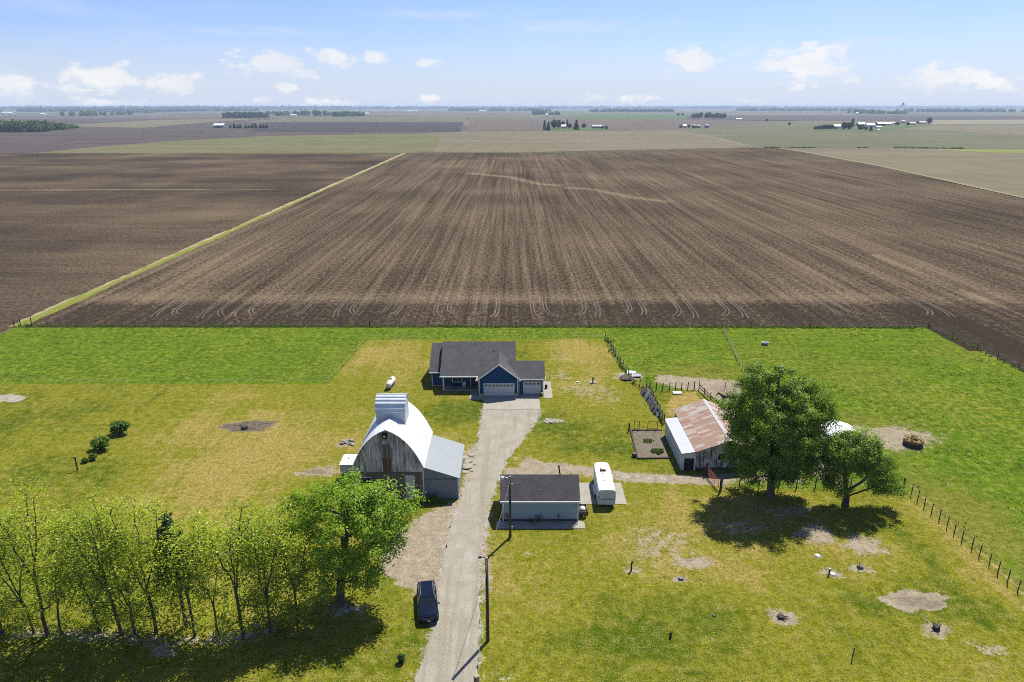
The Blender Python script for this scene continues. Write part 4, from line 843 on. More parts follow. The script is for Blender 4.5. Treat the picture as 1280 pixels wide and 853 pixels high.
# ------------------------------------------------------------------ black car
def car():
    t = thing('parked_car', 'black sport utility vehicle parked at the grass edge of the gravel drive', 'car', (-8.0, 53.0, 0), math.radians(9.5))
    # local: front towards -y
    paint = plain('black_car_paint', (0.004, 0.010, 0.026), 0.14, 0.0, var=0.1, spec=0.3)
    st = [(-2.30,.72,.42,.66),(-2.22,.86,.30,.80),(-2.0,.92,.26,.93),(-1.6,.945,.24,1.00),(-1.05,.95,.24,1.07),(-.5,.95,.24,1.09),(.6,.95,.24,1.09),(1.6,.95,.26,1.09),(2.1,.92,.30,1.05),(2.28,.84,.36,.98),(2.33,.74,.44,.85)]
    b = MB(); ring = []
    for (y, w, z0, z1) in st:
        ring.append([(-w*.86,y,z0),(w*.86,y,z0),(w,y,z0+.18),(w,y,z1-.22),(w*.95,y,z1-.06),(w*.82,y,z1),(0,y,z1+.03),(-w*.82,y,z1),(-w*.95,y,z1-.06),(-w,y,z1-.22),(-w,y,z0+.18)])
    for p, q in zip(ring[:-1], ring[1:]):
        for i in range(11): b.poly([p[i], p[(i+1) % 11], q[(i+1) % 11], q[i]])
    b.poly(ring[0]); b.poly(ring[-1]); b.build('body', paint, t, True)
    # greenhouse
    gs = [(-1.02,.80,1.09),(-.35,.70,1.58),(.2,.69,1.66),(1.3,.68,1.65),(1.95,.66,1.58),(2.2,.76,1.06)]
    g = MB()
    g.hexa([(-.84,-1.06,1.07),(.84,-1.06,1.07),(.84,2.22,1.05),(-.84,2.22,1.05)], [(-.68,-.38,1.57),(.68,-.38,1.57),(.66,1.95,1.57),(-.66,1.95,1.57)])
    g.build('windows', M['glass'], t)
    r = MB(); r.hexa([(-.70,-.40,1.57),(.70,-.40,1.57),(.68,2.0,1.57),(-.68,2.0,1.57)], [(-.58,-.22,1.66),(.58,-.22,1.66),(.57,1.9,1.65),(-.57,1.9,1.65)])
    for sx in (-1, 1):
        r.tube((sx*.83,-1.05,1.08),(sx*.69,-.38,1.58),.035); r.tube((sx*.83,.55,1.08),(sx*.685,.5,1.58),.04); r.tube((sx*.83,2.15,1.06),(sx*.67,1.95,1.58),.06)
    r.build('roof', paint, t)
    for sx in (-1, 1):
        MB().tube((sx*.60,-.1,1.71),(sx*.59,1.8,1.70),.022).build('roof_rail', M['steel'], t)
        MB().box(min(sx*.92,sx*1.12),max(sx*.92,sx*1.12),-.88,-.74,1.05,1.2).build('mirror', paint, t, bevel=.03)
        MB().hexa([(sx*.50,-2.27,.68),(sx*.86,-2.16,.66),(sx*.86,-2.04,.66),(sx*.50,-2.14,.68)], [(sx*.50,-2.24,.80),(sx*.86,-2.10,.82),(sx*.86,-1.98,.84),(sx*.50,-2.1,.82)]).build('headlight', plain('headlamp', (.75,.78,.8), .15, .3), t)
        for y in (-1.42, 1.42):
            wl = MB().lathe([(.22,-.11),(.33,-.11),(.36,-.07),(.36,.07),(.33,.11),(.22,.11)], (sx*.87,y,.36), 22, 'x').build('wheel', M['rubber'], t, True)
            MB().lathe([(0,-.06),(.2,-.08),(.23,-.1),(.23,.1),(.2,.08),(0,.06)], (sx*.88,y,.36), 18, 'x').build('rim', M['steel'], wl, True)
    MB().box(-.48,.48,-2.315,-2.26,.50,.72).build('grille', M['black'], t)
    MB().box(-.16,.16,-2.345,-2.317,.46,.58).build('number_plate', M['white'], t)
    MB().slab([(-.74,-.98,1.115),(.74,-.98,1.115),(.70,-.80,1.26),(-.70,-.80,1.26)], .012).build('sun_shade', plain('windscreen_shade', (.10,.17,.19), .4), t)
    return t
car()

# ------------------------------------------------------------------ utility poles and lines
def pole(x, y, h, r, label, lamp=False):
    t = thing('utility_pole', label, 'utility pole', (x, y, 0))
    MB().tube((0,0,-.3),(0,0,h),r,r*.8,12).build('shaft', M['pole_wood'], t, True)
    MB().lathe([(0,h-.004),(r*.8,h-.004),(r*.74,h+.03),(0,h+.04)], n=12).build('cut_top', M['cut_wood'], t)
    return t
p1 = pole(-0.2, 64.3, 7.6, .15, 'wooden utility pole with a yard lamp in front of the shed')
arm = MB().tube((0,0,7.35),(-.75,.0,7.6),.035).tube((0,0,7.0),(-.6,0,7.5),.02).build('lamp_arm', M['steel'], p1)
MB().lathe([(0,.16),(.10,.14),(.20,0),(.22,-.14),(.14,-.2),(0,-.22)], (-.85,0,7.5), 16).build('lamp_head', M['white'], p1, True)
MB().box(-.05,.05,-.3,.3,7.15,7.25).build('crossarm', M['pole_wood'], p1)
for y in (-.25, .25): MB().lathe([(0,7.26),(.05,7.26),(.06,7.36),(.03,7.42),(0,7.42)], (0,y,0), 10).build('insulator', M['grey_stone'], p1)
MB().box(.12,.3,-.1,.1,6.5,6.75).build('junction_box', M['steel'], p1); MB().box(.13,.28,-.12,.08,.9,1.4).build('meter_box', M['steel'], p1)
MB().tube((-.1,0,7.0),(-1.3,1.4,0.02),.018).build('guy_wire', M['tape'], p1)
p2 = pole(-2.15, 48.8, 8.8, .16, 'plain dark utility pole standing at the right edge of the gravel drive')
for y in (-.14, .14): MB().lathe([(0,8.5),(.05,8.5),(.06,8.6),(.03,8.66),(0,8.66)], (.0,y*1.6,0), 10).build('insulator', M['grey_stone'], p2)
MB().box(-.22,-.13,-.05,.05,1.2,1.5).build('tag_plate', M['steel'], p2)
p3 = pole(-2.45, 36.9, 8.0, .24, 'nearest utility pole, its pale sawn top just inside the bottom edge')
MB().box(-.36,-.2,-.08,.08,7.0,7.2).build('bracket', M['black'], p3); MB().lathe([(0,6.2),(.3,6.25),(.3,7.1),(0,7.15)], (.0,-.52,0), 16).build('transformer', M['grey_stone'], p3, True)
def cable(label, a, b, sag, r=.018):
    a = Vector(a); b = Vector(b); m_ = MB(); n = 14; pts = []
    for i in range(n+1):
        t = i/n; p = a.lerp(b, t); p.z -= sag*4*t*(1-t); pts.append(p)
    for q, w in zip(pts[:-1], pts[1:]): m_.tube(q, w, r, n=5, cap=False)
    return tag(m_.build('overhead_cable', M['wire']), label, 'cable')
cable('thin cable strung between the lamp pole and the drive side pole', (-.2,64.05,7.4), (-2.15,49.05,8.6), .5)
cable('thin cable strung from the drive side pole to the nearest pole', (-2.15,48.55,8.6), (-2.4,37.1,7.9), .4)

# ------------------------------------------------------------------ fences
def wire_fence(label, pts, spacing, h, wires, r=.055, mat='fence_wood', wmat='wire', jit=.06, seed=0, name='wire_fence', wr=.012, lean=.03):
    rg = random.Random(seed); t = thing(name, label, 'fence', (pts[0][0], pts[0][1], 0)); off = (pts[0][0], pts[0][1], 0)
    pos = []
    for a, b in zip(pts[:-1], pts[1:]):
        L = math.dist(a, b); n = max(1, round(L/spacing))
        for i in range(n): pos.append((a[0]+(b[0]-a[0])*i/n+rg.uniform(-jit, jit), a[1]+(b[1]-a[1])*i/n+rg.uniform(-jit, jit)))
    pos.append(pts[-1]); tops = []
    for (x, y) in pos:
        hh = h*rg.uniform(.9, 1.1); tx, ty = rg.uniform(-lean, lean)*hh, rg.uniform(-lean, lean)*hh
        MB(off).tube((x,y,-.1),(x+tx,y+ty,hh),r*rg.uniform(.85,1.15),r*.9,7).build('post', M[mat], t); tops.append((x, y, tx, ty, hh))
    w = MB(off)
    for z in wires:
        for p, q in zip(tops[:-1], tops[1:]):
            f = z/h; w.tube((p[0]+p[2]*f,p[1]+p[3]*f,p[4]*f),(q[0]+q[2]*f,q[1]+q[3]*f,q[4]*f),wr,n=4,cap=False)
    w.build('wires', M[wmat], t); return t
wire_fence('wire fence of dark wooden posts along the right side of the mown lawn', [(48.75,74.3),(49.55,55.3),(49.9,45.0)], 1.32, 1.5, (.5,.95,1.35), .055, seed=1, wr=.005)
wire_fence('wire fence running behind the two right trees to the dark post fence', [(25.75,74.1),(33,74.2),(40,74.5),(48.6,74.4)], 2.1, 1.5, (.4,.8,1.2), .07, seed=2)
wire_fence('thin wire fence along the back edge of the pasture beside the plowed field', [(-106.8,140.9),(20,140.5),(89.4,139.7)], 6.5, 1.25, (.5,1.0), .06, seed=3)
wire_fence('wire fence slanting down the far right edge of the pasture', [(89.6,139.6),(91.3,126),(92.9,100),(93.9,70)], 5.5, 1.3, (.5,1.0), .07, seed=4)
wire_fence('grey wire fence crossing the right pasture towards the tallest tree', [(45,139),(42.6,122),(40.5,108),(38.5,94)], 2.4, 1.2, (.3,.6,.9,1.1), .04, 'grey_wood', seed=5)
wire_fence('pale tape fence between the bright pasture and the mown yard', [(-107,108.4),(-31.6,108.4),(-29.4,131.8),(18.8,131.8)], 7.5, .9, (.85,), .022, 'grey_wood', 'tape', seed=6, wr=.013)
wire_fence('old wire fence running from the back pasture down to the board pile', [(19.2,132.8),(19.6,124),(19.95,117.6),(20.9,108.5),(22.5,105.6)], 1.9, 1.45, (.4,.8,1.2), .07, seed=7)
wire_fence('post and wire fence closing the back of the straw pen', [(23.1,105.4),(30.6,105.8)], 1.15, 1.5, (.4,.8,1.2), .08, seed=8)
# tall corner posts of the old lane into the field
for (px, py), lab in (((18,409),'short dark post left of the grassy lane at the field corner'), ((26,408),'tall dark post at the left field corner'), ((40,408),'dark post right of the grassy lane at the field corner')):
    x, y = G(px, py); o = MB((x, y, 0)).tube((x,y,-.1),(x+.05,y,1.3 if 'short' in lab else 2.0),.1,.09,8).build('fence_post', M['fence_wood']); o.location = (x, y, 0); tag(o, lab, 'post')
def board_fence(label, a, b, n, h, rails, mat='fence_wood', bw=.14, r=.07, seed=0, gap=(), name='board_fence'):
    rg = random.Random(seed); off = (a[0], a[1], 0); t = thing(name, label, 'fence', (a[0], a[1], 0))
    P = [(a[0]+(b[0]-a[0])*i/n, a[1]+(b[1]-a[1])*i/n) for i in range(n+1)]
    for x, y in P: MB(off).tube((x,y,-.1),(x+rg.uniform(-.05,.05),y,h*rg.uniform(.95,1.2)),r,r*.9,7).build('post', M[mat], t)
    d = Vector((b[0]-a[0], b[1]-a[1])).normalized(); nn = Vector((-d.y, d.x))*.06
    for p, q in zip(P[:-1], P[1:]):
        for z in rails:
            z0 = z+rg.uniform(-.05,.05); z1 = z+rg.uniform(-.05,.05)
            MB(off).hexa([(p[0]-nn.x,p[1]-nn.y,z0),(q[0]-nn.x,q[1]-nn.y,z1),(q[0]+nn.x*.2,q[1]+nn.y*.2,z1),(p[0]+nn.x*.2,p[1]+nn.y*.2,z0)], [(p[0]-nn.x,p[1]-nn.y,z0+bw),(q[0]-nn.x,q[1]-nn.y,z1+bw),(q[0]+nn.x*.2,q[1]+nn.y*.2,z1+bw),(p[0]+nn.x*.2,p[1]+nn.y*.2,z0+bw)]).build('rail', M[mat], t)
    return t
board_fence('weathered board fence left of the straw pen leading to the white lean-to', (22.85,104.6), (22.75,92.6), 7, 1.6, (.35,.8,1.25), seed=1)
board_fence('board fence at the right side of the straw pen behind the rusty barn', (31.4,105.9), (33.0,94.5), 5, 1.3, (.4,.85), seed=2)
board_fence('dark wooden corral fence between the two right trees', (42.4,82.8), (40.0,74.9), 6, 1.55, (.3,.65,1.0,1.35), seed=3, bw=.18)
board_fence('corral cross fence behind the smaller right tree', (42.5,82.8), (38.2,84.4), 3, 1.5, (.4,.8,1.2), seed=4, bw=.16)
# sheets and boards leaning on the pen fence
for i in range(9):
    y = 95.0+i*1.02; rgx = random.Random(40+i); h_ = rgx.uniform(1.0, 1.6); x = 21.7+rgx.uniform(-.25,.25)-.06*(i-4)
    o = MB((x, y, 0)).hexa([(x,y,0),(x+.06,y,0),(x+.06,y+rgx.uniform(1.2,2.2),.02),(x,y+1.4,.02)], [(x+.75,y+.1,h_),(x+.81,y+.1,h_),(x+.81,y+1.5,h_*.9),(x+.75,y+1.5,h_*.9)]).build('leaning_board', M['grey_wood' if i % 3 else 'galv'])
    o.location = (x, y, 0)
    tag(o, ['grey board leaning on the pen fence nearest the lean-to', 'second leaning board along the pen fence', 'broad grey plank propped on the pen fence', 'metal sheet propped low on the pen fence', 'middle board of the row leaning on the pen fence', 'split grey plank leaning behind the middle board', 'dull metal sheet leaning past the middle of the fence', 'short grey board near the upper end of the pile', 'farthest leaning board at the upper end of the pile'][i], 'board', 'boards leaning on the pen fence')
# red gate
rg_ = thing('farm_gate', 'faded red tube gate standing open in front of the rusty barn', 'gate', (25.15, 77.4, 0), math.radians(-82))
for z in (.3, .55, .8, 1.05, 1.3): MB().tube((0,0,z),(3.2,0,z),.03,n=6).build('rail', M['red'], rg_)
for x in (0, 1.05, 2.1, 3.2): MB().tube((x,0,.25),(x,0,1.35),.03,n=6).build('upright', M['red'], rg_)
for (x, y, lab) in ((25.0,77.7,'dark hinge post at the barn end of the red gate'), (25.75,73.75,'thick dark post at the near end of the red gate')):
    o = MB((x, y, 0)).tube((x,y,-.1),(x+.06,y,1.9),.13,.12,8).build('gate_post', M['fence_wood']); o.location = (x, y, 0); tag(o, lab, 'post')

# garden bed
gb = thing('garden_bed', 'timber edged soil bed left of the white lean-to', 'garden bed', (19.4, 86.3, 0)); off = (19.4, 86.3, 0)
MB(off).hexa([(17.1,82.15,-.02),(21.2,82.3,-.02),(21.9,90.4,-.02),(17.55,90.3,-.02)], [(17.1,82.15,.07),(21.2,82.3,.07),(21.9,90.4,.07),(17.55,90.3,.07)]).build('soil', plain('bed_soil', (.19,.155,.115), .95, var=.35, scale=1.4, grime=(.10,.08,.06)), gb)
for (a, b) in (((16.95,82.0),(21.3,82.15)), ((16.95,82.1),(17.4,90.4)), ((17.4,90.45),(22.0,90.5))):
    d = Vector((b[0]-a[0], b[1]-a[1])).normalized(); nn = Vector((-d.y, d.x))*.09
    MB(off).hexa([(a[0]-nn.x,a[1]-nn.y,-.02),(b[0]-nn.x,b[1]-nn.y,-.02),(b[0]+nn.x,b[1]+nn.y,-.02),(a[0]+nn.x,a[1]+nn.y,-.02)], [(a[0]-nn.x,a[1]-nn.y,.2),(b[0]-nn.x,b[1]-nn.y,.2),(b[0]+nn.x,b[1]+nn.y,.2),(a[0]+nn.x,a[1]+nn.y,.2)]).build('edge_timber', M['pole_wood'], gb)
for i, (x, w_, h_, lab) in enumerate(((17.9,.75,1.5,'left rusty pipe trellis at the back of the soil bed'), (19.9,1.4,1.45,'wide rusty pipe trellis at the back of the soil bed'))):
    tr = thing('pipe_trellis', lab, 'trellis', (x, 90.55, 0))
    for sx in (0, w_): MB().tube((sx,0,-.1),(sx,0,h_),.045,n=7).build('upright', M['rusty_steel'], tr)
    for z in (.35, h_): MB().tube((0,0,z),(w_,0,z),.035,n=7).build('rail', M['rusty_steel'], tr)
o = MB((17.1,90.3,0)).tube((17.1,90.3,-.1),(17.15,90.3,1.35),.12,.1,8).build('fence_post', M['fence_wood']); o.location=(17.1,90.3,0); tag(o, 'stout post at the back left corner of the soil bed', 'post')
o = thing('wood_block', 'dark wood block on pale sand at the near left corner of the soil bed', 'block', (16.6, 82.6, 0)); MB().box(-.28,.28,-.25,.25,0,.55).build('core', M['fence_wood'], o, bevel=.04); MB().box(-.24,.24,-.21,.21,.551,.57).build('cut_face', M['grey_wood'], o)
o = MB().box(-.75,.75,-.45,.45,0,.22).build('white_box', M['white'], bevel=.03); o.location = (27.4, 104.2, 0); tag(o, 'flat white water trough lid lying in the straw pen', 'lid')

# ------------------------------------------------------------------ hay feeder
hf = thing('hay_feeder', 'round dark cattle feeder filled with torn hay on trampled ground', 'feeder', (56.35, 86.05, 0))
MB().lathe([(1.22,0),(1.27,0),(1.27,.62),(1.22,.62),(1.22,0)], n=28).build('ring_panel', M['char'], hf)
MB().lathe([(1.22,.90),(1.28,.90),(1.28,.96),(1.22,.96),(1.22,.90)], n=28).build('top_ring', M['rusty_steel'], hf)
for k in range(14):
    a = k*2*math.pi/14; MB().tube((1.25*math.cos(a),1.25*math.sin(a),.55),(1.25*math.cos(a+.18),1.25*math.sin(a+.18),.93),.03,n=6).build('upright', M['rusty_steel'], hf)
rg = random.Random(5); hm = MB(); n = 26
prof = [(1.17,.03),(1.19,.5),(1.15,.78),(.95,.9),(.72,.8),(.5,.5),(.25,.36),(0.01,.32)]
hm.lathe(prof, n=n); hm.v = [(x*(1+rg.uniform(-.08,.08)), y*(1+rg.uniform(-.08,.08)), max(.02, z+(rg.uniform(-.14,.2) if z > .6 else rg.uniform(-.02,.02)))) for x, y, z in hm.v]
hm.build('hay', M['hay'], hf)
rg = random.Random(8); hm = MB()
for k in range(260):
    a = rg.uniform(0, 6.28); r = rg.uniform(.6, 1.15); z = rg.uniform(.72, .95); d = Vector((rg.gauss(0,1), rg.gauss(0,1), rg.gauss(0,.5))).normalized()*rg.uniform(.12,.35)
    p = Vector((r*math.cos(a), r*math.sin(a), z)); s_ = d.cross(Vector((0,0,1)))*.15
    hm.poly([p-s_, p+d-s_, p+d+s_, p+s_])
hm.build('loose_hay', M['hay'], hf)

# ------------------------------------------------------------------ small things in the grass
def rock_mesh(rg, s, flat=.6):
    bm = bmesh.new(); bmesh.ops.create_icosphere(bm, subdivisions=2, radius=s)
    k = [Vector((rg.gauss(0,1), rg.gauss(0,1), rg.gauss(0,1))).normalized() for _ in range(7)]
    for v in bm.verts:
        for d in k:
            q = v.co.dot(d); 
            if q > s*.62: v.co -= d*(q-s*.62)*.85
        v.co.z = v.co.z*flat+s*flat*.5
    m_ = MB(); bm.verts.ensure_lookup_table(); m_.v = [tuple(v.co) for v in bm.verts]; m_.f = [tuple(v.index for v in f.verts) for f in bm.faces]; bm.free(); return m_
def rock(x, y, s, label, mat='stone', flat=.6, seed=0, group=None, name='field_stone', rz=0.0):
    o = rock_mesh(random.Random(seed), s, flat).build(name, M[mat]); o.location = (x, y, -s*flat*.12); o.rotation_euler = (0,0,rz); return tag(o, label, 'stone', group)
rg = random.Random(21)
for i in range(11):
    x, y = G(429+i*1.3+rg.uniform(-2,2), 554.5+rg.uniform(-3.2,2.6))
    rock(x, y, rg.uniform(.2,.42), 'pale stone in the burnt rock pile left of the old barn', 'stone' if i % 3 else 'grey_stone', .7, i, 'stones of the rock pile left of the barn')
rg = random.Random(22)
for i, (px, py, s) in enumerate(((580,573,.75),(585,577,.6),(583,584,.85),(589,569,.45),(592,580,.4),(578,566,.5),(590,588,.35),(581,590,.45))):
    x, y = G(px, py); rock(x, y, s*1.15, 'rough pale rubble stone heaped beside the barn lean-to', 'stone', .24, 50+i, 'rubble stones between lean-to and drive', rz=i*1.1)
for i in range(8):
    x, y = G(680+i*1.9, 528+((i*7) % 3)*.9-1); rock(x, y, .24+.04*(i % 3), 'white broken concrete piece in the grass right of the drive', 'concrete', .5, 80+i, 'broken concrete pieces right of the house drive')
for i, (px, py, s) in enumerate(((322,783,.35),(300,797,.3),(310,795,.5),(289,793,.25),(433,765,.35),(440,762,.28))):
    x, y = G(px, py); rock(x, y, s, ['pale rock at the foot of the tree row under the leafy trees', 'small rock in the bare strip under the tree row', 'largest white rock at the foot of the right row tree', 'tiny rock between two thin row trunks', 'whitish rock right of the big left tree trunk', 'smaller rock near the big left tree trunk'][i], 'stone', .6, 100+i)
def stump(px, py, label, r=.28, h=.35, mat='char', spikes=5, seed=0):
    x, y = G(px, py); rg = random.Random(seed); t = thing('tree_stump', label, 'stump', (x, y, 0))
    MB().lathe([(r*1.35,-.02),(r*1.05,h*.4),(r,h),(r*.6,h*1.05),(0,h*.9)], n=11).build('base', M[mat], t)
    for k in range(spikes):
        a = rg.uniform(0, 6.28); MB().tube((math.cos(a)*r*.6,math.sin(a)*r*.6,h*.6),(math.cos(a)*r*(1.2+rg.random()),math.sin(a)*r*(1.2+rg.random()),h*rg.uniform(.9,2.2)),.06,.03,6).build('shoot', M[mat], t)
    return t
stump(1170, 787, 'charred stump with spiky shoots on the right lawn', .27, .38, 'char', 7, 1)
stump(976, 772, 'dark stump in a ring of wood chips near the bottom of the lawn', .3, .22, 'char', 3, 2)
stump(1075, 710, 'small grey stump right of the two white covers', .28, .28, 'grey_wood', 2, 3)
stump(851, 724, 'low grey stump in a pale gravel ring on the middle lawn', .26, .22, 'grey_stone', 2, 4)
stump(306, 536, 'dark rotten stump on the edge of the ash patch in the left lawn', .45, .4, 'char', 4, 5)
stump(892, 770, 'tiny stub of a cut sapling on the middle lawn', .12, .12, 'grey_wood', 2, 6)
for i, (px, py, lab) in enumerate(((1022,695,'flat white round lid alone in the grass'), (1041,718,'white round cover beside the short blue post'))):
    x, y = G(px, py); o = thing('septic_cover', lab, 'cover', (x, y, 0)); MB().lathe([(0,0),(.29,0),(.29,.06),(.25,.09),(0,.1)], n=22).build('lid', M['lid'], o, True); MB().lathe([(.34,0),(.4,0),(.4,.04),(.34,.04)], n=22).build('rim', M['concrete'], o)
o = thing('well_casing', 'short dark blue post standing beside the white cover', 'post', (*G(1036,719), 0)); MB().tube((0,0,-.05),(0,0,.75),.08).build('casing', plain('blue_pipe', (.03,.06,.12), .5), o); MB().lathe([(0,.75),(.11,.75),(.11,.84),(0,.86)], n=12).build('cap', M['steel'], o)
def bent_pipe(px, py, label, h=.9, bend=.4, r=.09):
    x, y = G(px, py); o = thing('vent_pipe', label, 'pipe', (x, y, 0)); MB().tube((0,0,-.05),(0,0,h),r,r,10).build('riser', M['black'], o); MB().tube((0,0,h),(bend*.3,0,h+.12),r,r,10).build('elbow', M['black'], o); return o
bent_pipe(789, 714, 'black bent vent pipe in a gravel ring below the shed', 1.0); bent_pipe(838, 797, 'short black vent pipe in the bottom middle lawn', .4, .2, .1)
o = thing('yard_well', 'dark well pipe on a pale concrete base in the yard right of the house', 'well', (*G(741,479), 0)); MB().box(-.55,.55,-.3,.3,0,.12).build('base', M['concrete'], o, bevel=.02); MB().tube((0,0,.12),(0,0,.95),.12).build('casing', M['black'], o); MB().lathe([(0,.95),(.16,.95),(.16,1.05),(0,1.08)], n=12).build('cap', M['dk_green'], o)
o = rock_mesh(random.Random(3), .3, .4).build('field_stone', M['white']); o.location = (*G(722,478), 0); tag(o, 'small white stone left of the dark well pipe', 'stone')
o = pot('planter', 'black barrel planter with a leafy plant in the grass left of the drive', *G(502,828), 1.4, 0, 'black')
for (px, py, h, lab, mt) in ((208,808,1.0,'short pale green marker stake under the tree row','tape'), (1065,824,1.25,'thin grey stake alone in the bottom right lawn','grey_wood'), (97,588,1.9,'dark post beside the small shrubs in the left lawn','fence_wood'), (575,559,1.35,'dark steel post behind the barn lean-to','fence_wood'), (906,487,1.3,'dark post at the edge of the tallest tree crown','fence_wood')):
    x, y = G(px, py); o = MB((x, y, 0)).tube((x,y,-.1),(x+.03,y,h),.055 if h < 1.8 else .1,.05 if h < 1.8 else .09,8)
    if px == 97: o.box(x-.35,x+.2,y-.05,y+.05,h-.12,h)
    o = o.build('marker_post', M[mt]); o.location = (x, y, 0); tag(o, lab, 'post')
o = rock_mesh(random.Random(14), 1.5, .22).build('dirt_pile', M['soil_dk']); o.location = (*G(783,474), 0); o.scale = (1, .9, 1); tag(o, 'dark dirt pile left of the old wire fence', 'dirt pile')
for i, (px, py, lab) in enumerate(((789,467,'bent white metal sheet lying by the old wire fence'), (795,471,'second scrap of roofing by the old wire fence'))):
    x, y = G(px, py); o = MB((x,y,0)).slab([(x-.8,y-.5,.12+.1*i),(x+.8,y-.6,.3),(x+.9,y+.5,.22),(x-.7,y+.6,.4)], .03).build('scrap_sheet', M['white_roof_x' if i == 0 else 'galv']); o.location = (x,y,0); tag(o, lab, 'scrap sheet')
o = thing('salt_lick_tub', 'pale blue mineral tub lying in the far right pasture', 'tub', (*G(956,431), 0)); MB().lathe([(0,0),(.5,0),(.6,.5),(.54,.5),(.45,.06),(0,.06)], n=18).build('shell', plain('pale_blue_plastic', (.30,.38,.44), .6), o, True); MB().lathe([(.6,.48),(.66,.48),(.66,.54),(.6,.54)], n=18).build('rim', M['white'], o)

# ------------------------------------------------------------------ the horse behind the rusty barn
def horse():
    V_ = {}; E_ = []; Rr = []
    pts = [('pelvis',(1.15,0,1.28),.27),('loin',(.75,0,1.27),.27),('belly',(.35,0,1.2),.31),('chest',(-.05,0,1.2),.30),('shoulder',(-.3,0,1.32),.23),('neck1',(-.58,0,1.55),.16),('neck2',(-.82,0,1.72),.125),('poll',(-1.0,0,1.78),.11),('cheek',(-1.16,0,1.62),.105),('nose',(-1.36,0,1.36),.07),('muzzle',(-1.42,0,1.28),.06),
           ('tail0',(1.42,0,1.33),.06),('tail1',(1.55,0,1.05),.07),('tail2',(1.58,0,.65),.04)]
    ed = [(0,1),(1,2),(2,3),(3,4),(4,5),(5,6),(6,7),(7,8),(8,9),(9,10),(0,11),(11,12),(12,13)]
    for s_ in (-1, 1):
        b = len(pts)
        pts += [('el',(-.18,s_*.17,.95),.12),('kn',(-.2+.05*s_,s_*.17,.52),.065),('fet',(-.2+.05*s_,s_*.17,.14),.045),('hf',(-.23+.05*s_,s_*.17,.02),.06)]
        ed += [(3,b),(b,b+1),(b+1,b+2),(b+2,b+3)]
        b = len(pts)
        pts += [('hip',(1.18,s_*.18,1.0),.17),('st',(1.03,s_*.18,.82),.12),('hock',(1.3,s_*.18,.55),.065),('pas',(1.24,s_*.18,.16),.045),('hh',(1.2,s_*.18,.02),.06)]
        ed += [(0,b),(b,b+1),(b+1,b+2),(b+2,b+3),(b+3,b+4)]
        b = len(pts); pts += [('ear',(-.99,s_*.06,1.94),.025)]; ed += [(7,b)]
    me = bpy.data.meshes.new('body'); me.from_pydata([p[1] for p in pts], ed, []); o = bpy.data.objects.new('body', me); COL.objects.link(o)
    md = o.modifiers.new('skin', 'SKIN'); o.modifiers.new('sub', 'SUBSURF').levels = 1
    for i, p in enumerate(pts): me.skin_vertices[0].data[i].radius = (p[2], p[2]); me.skin_vertices[0].data[i].use_root = (i == 0)
    bpy.context.view_layer.update()
    nm = bpy.data.meshes.new_from_object(o.evaluated_get(bpy.context.evaluated_depsgraph_get())); o.modifiers.clear(); o.data = nm; nm.name = 'body'; nm.materials.clear(); nm.materials.append(M['brown_hide'])
    nm.polygons.foreach_set('use_smooth', [True]*len(nm.polygons))
    t = thing('horse', 'dark brown horse standing side on behind the rusty barn, facing left', 'horse', (33.9, 100.2, 0)); o.parent = t
    mn = MB()
    for i in range(9):
        f = i/8; mn.box(-1.0+f*.66-.05,-1.0+f*.66+.05,-.02,.02,1.86-f*.38,1.97-f*.38)
    mn.build('mane', M['black'], t)
horse()

# ------------------------------------------------------------------ trees
def tubes_np(A, B, ra, rb, n=5):
    d = B-A; L = np.linalg.norm(d, axis=1, keepdims=True)+1e-9; d = d/L
    ref = np.where(np.abs(d[:, 2:3]) < .9, np.array([[0, 0, 1.]]), np.array([[1., 0, 0]]))
    u = np.cross(d, ref); u /= np.linalg.norm(u, axis=1, keepdims=True)+1e-9; w = np.cross(d, u)
    V = []
    for k in range(n):
        t = 2*math.pi*k/n; V.append(A+(u*math.cos(t)+w*math.sin(t))*ra[:, None])
    for k in range(n):
        t = 2*math.pi*k/n; V.append(B+(u*math.cos(t)+w*math.sin(t))*rb[:, None])
    V = np.stack(V, 1).reshape(-1, 3); base = np.arange(len(A))[:, None]*2*n
    Q = np.stack([np.stack([base[:, 0]+k, base[:, 0]+(k+1) % n, base[:, 0]+n+(k+1) % n, base[:, 0]+n+k], 1) for k in range(n)], 1).reshape(-1, 4)
    return V, Q
def leaves_np(rng, C, tint, m, spread, size, flat=.75, up=.5, shape=(1, .62), out=None):
    n = len(C)*m; P = np.repeat(C, m, 0)+rng.normal(0, 1, (n, 3))*np.array([spread, spread, spread*flat])
    nr = rng.normal(0, 1, (n, 3)); nr[:, 2] = np.abs(nr[:, 2])+up
    if out is not None: nr = nr*.6+np.repeat(out, m, 0)*.9+(P-np.repeat(C, m, 0))/(spread*1.2)
    nr[:, 2] = np.abs(nr[:, 2])+(.9 if out is not None else 0); nr /= np.linalg.norm(nr, axis=1, keepdims=True)
    a = rng.normal(0, 1, (n, 3)); a -= nr*(a*nr).sum(1, keepdims=True); a /= np.linalg.norm(a, axis=1, keepdims=True)+1e-9; b = np.cross(nr, a)
    s = size*rng.uniform(.65, 1.3, (n, 1)); a = a*s*shape[0]; b = b*s*shape[1]
    V = np.stack([P-a, P+b-nr*s*.18, P+a, P-b-nr*s*.18], 1).reshape(-1, 3)
    Q = np.arange(n*4).reshape(-1, 4)
    T = np.clip(np.repeat(tint, m)+rng.normal(0, .17, n), 0, 1); return V, Q, np.repeat(T, 4)
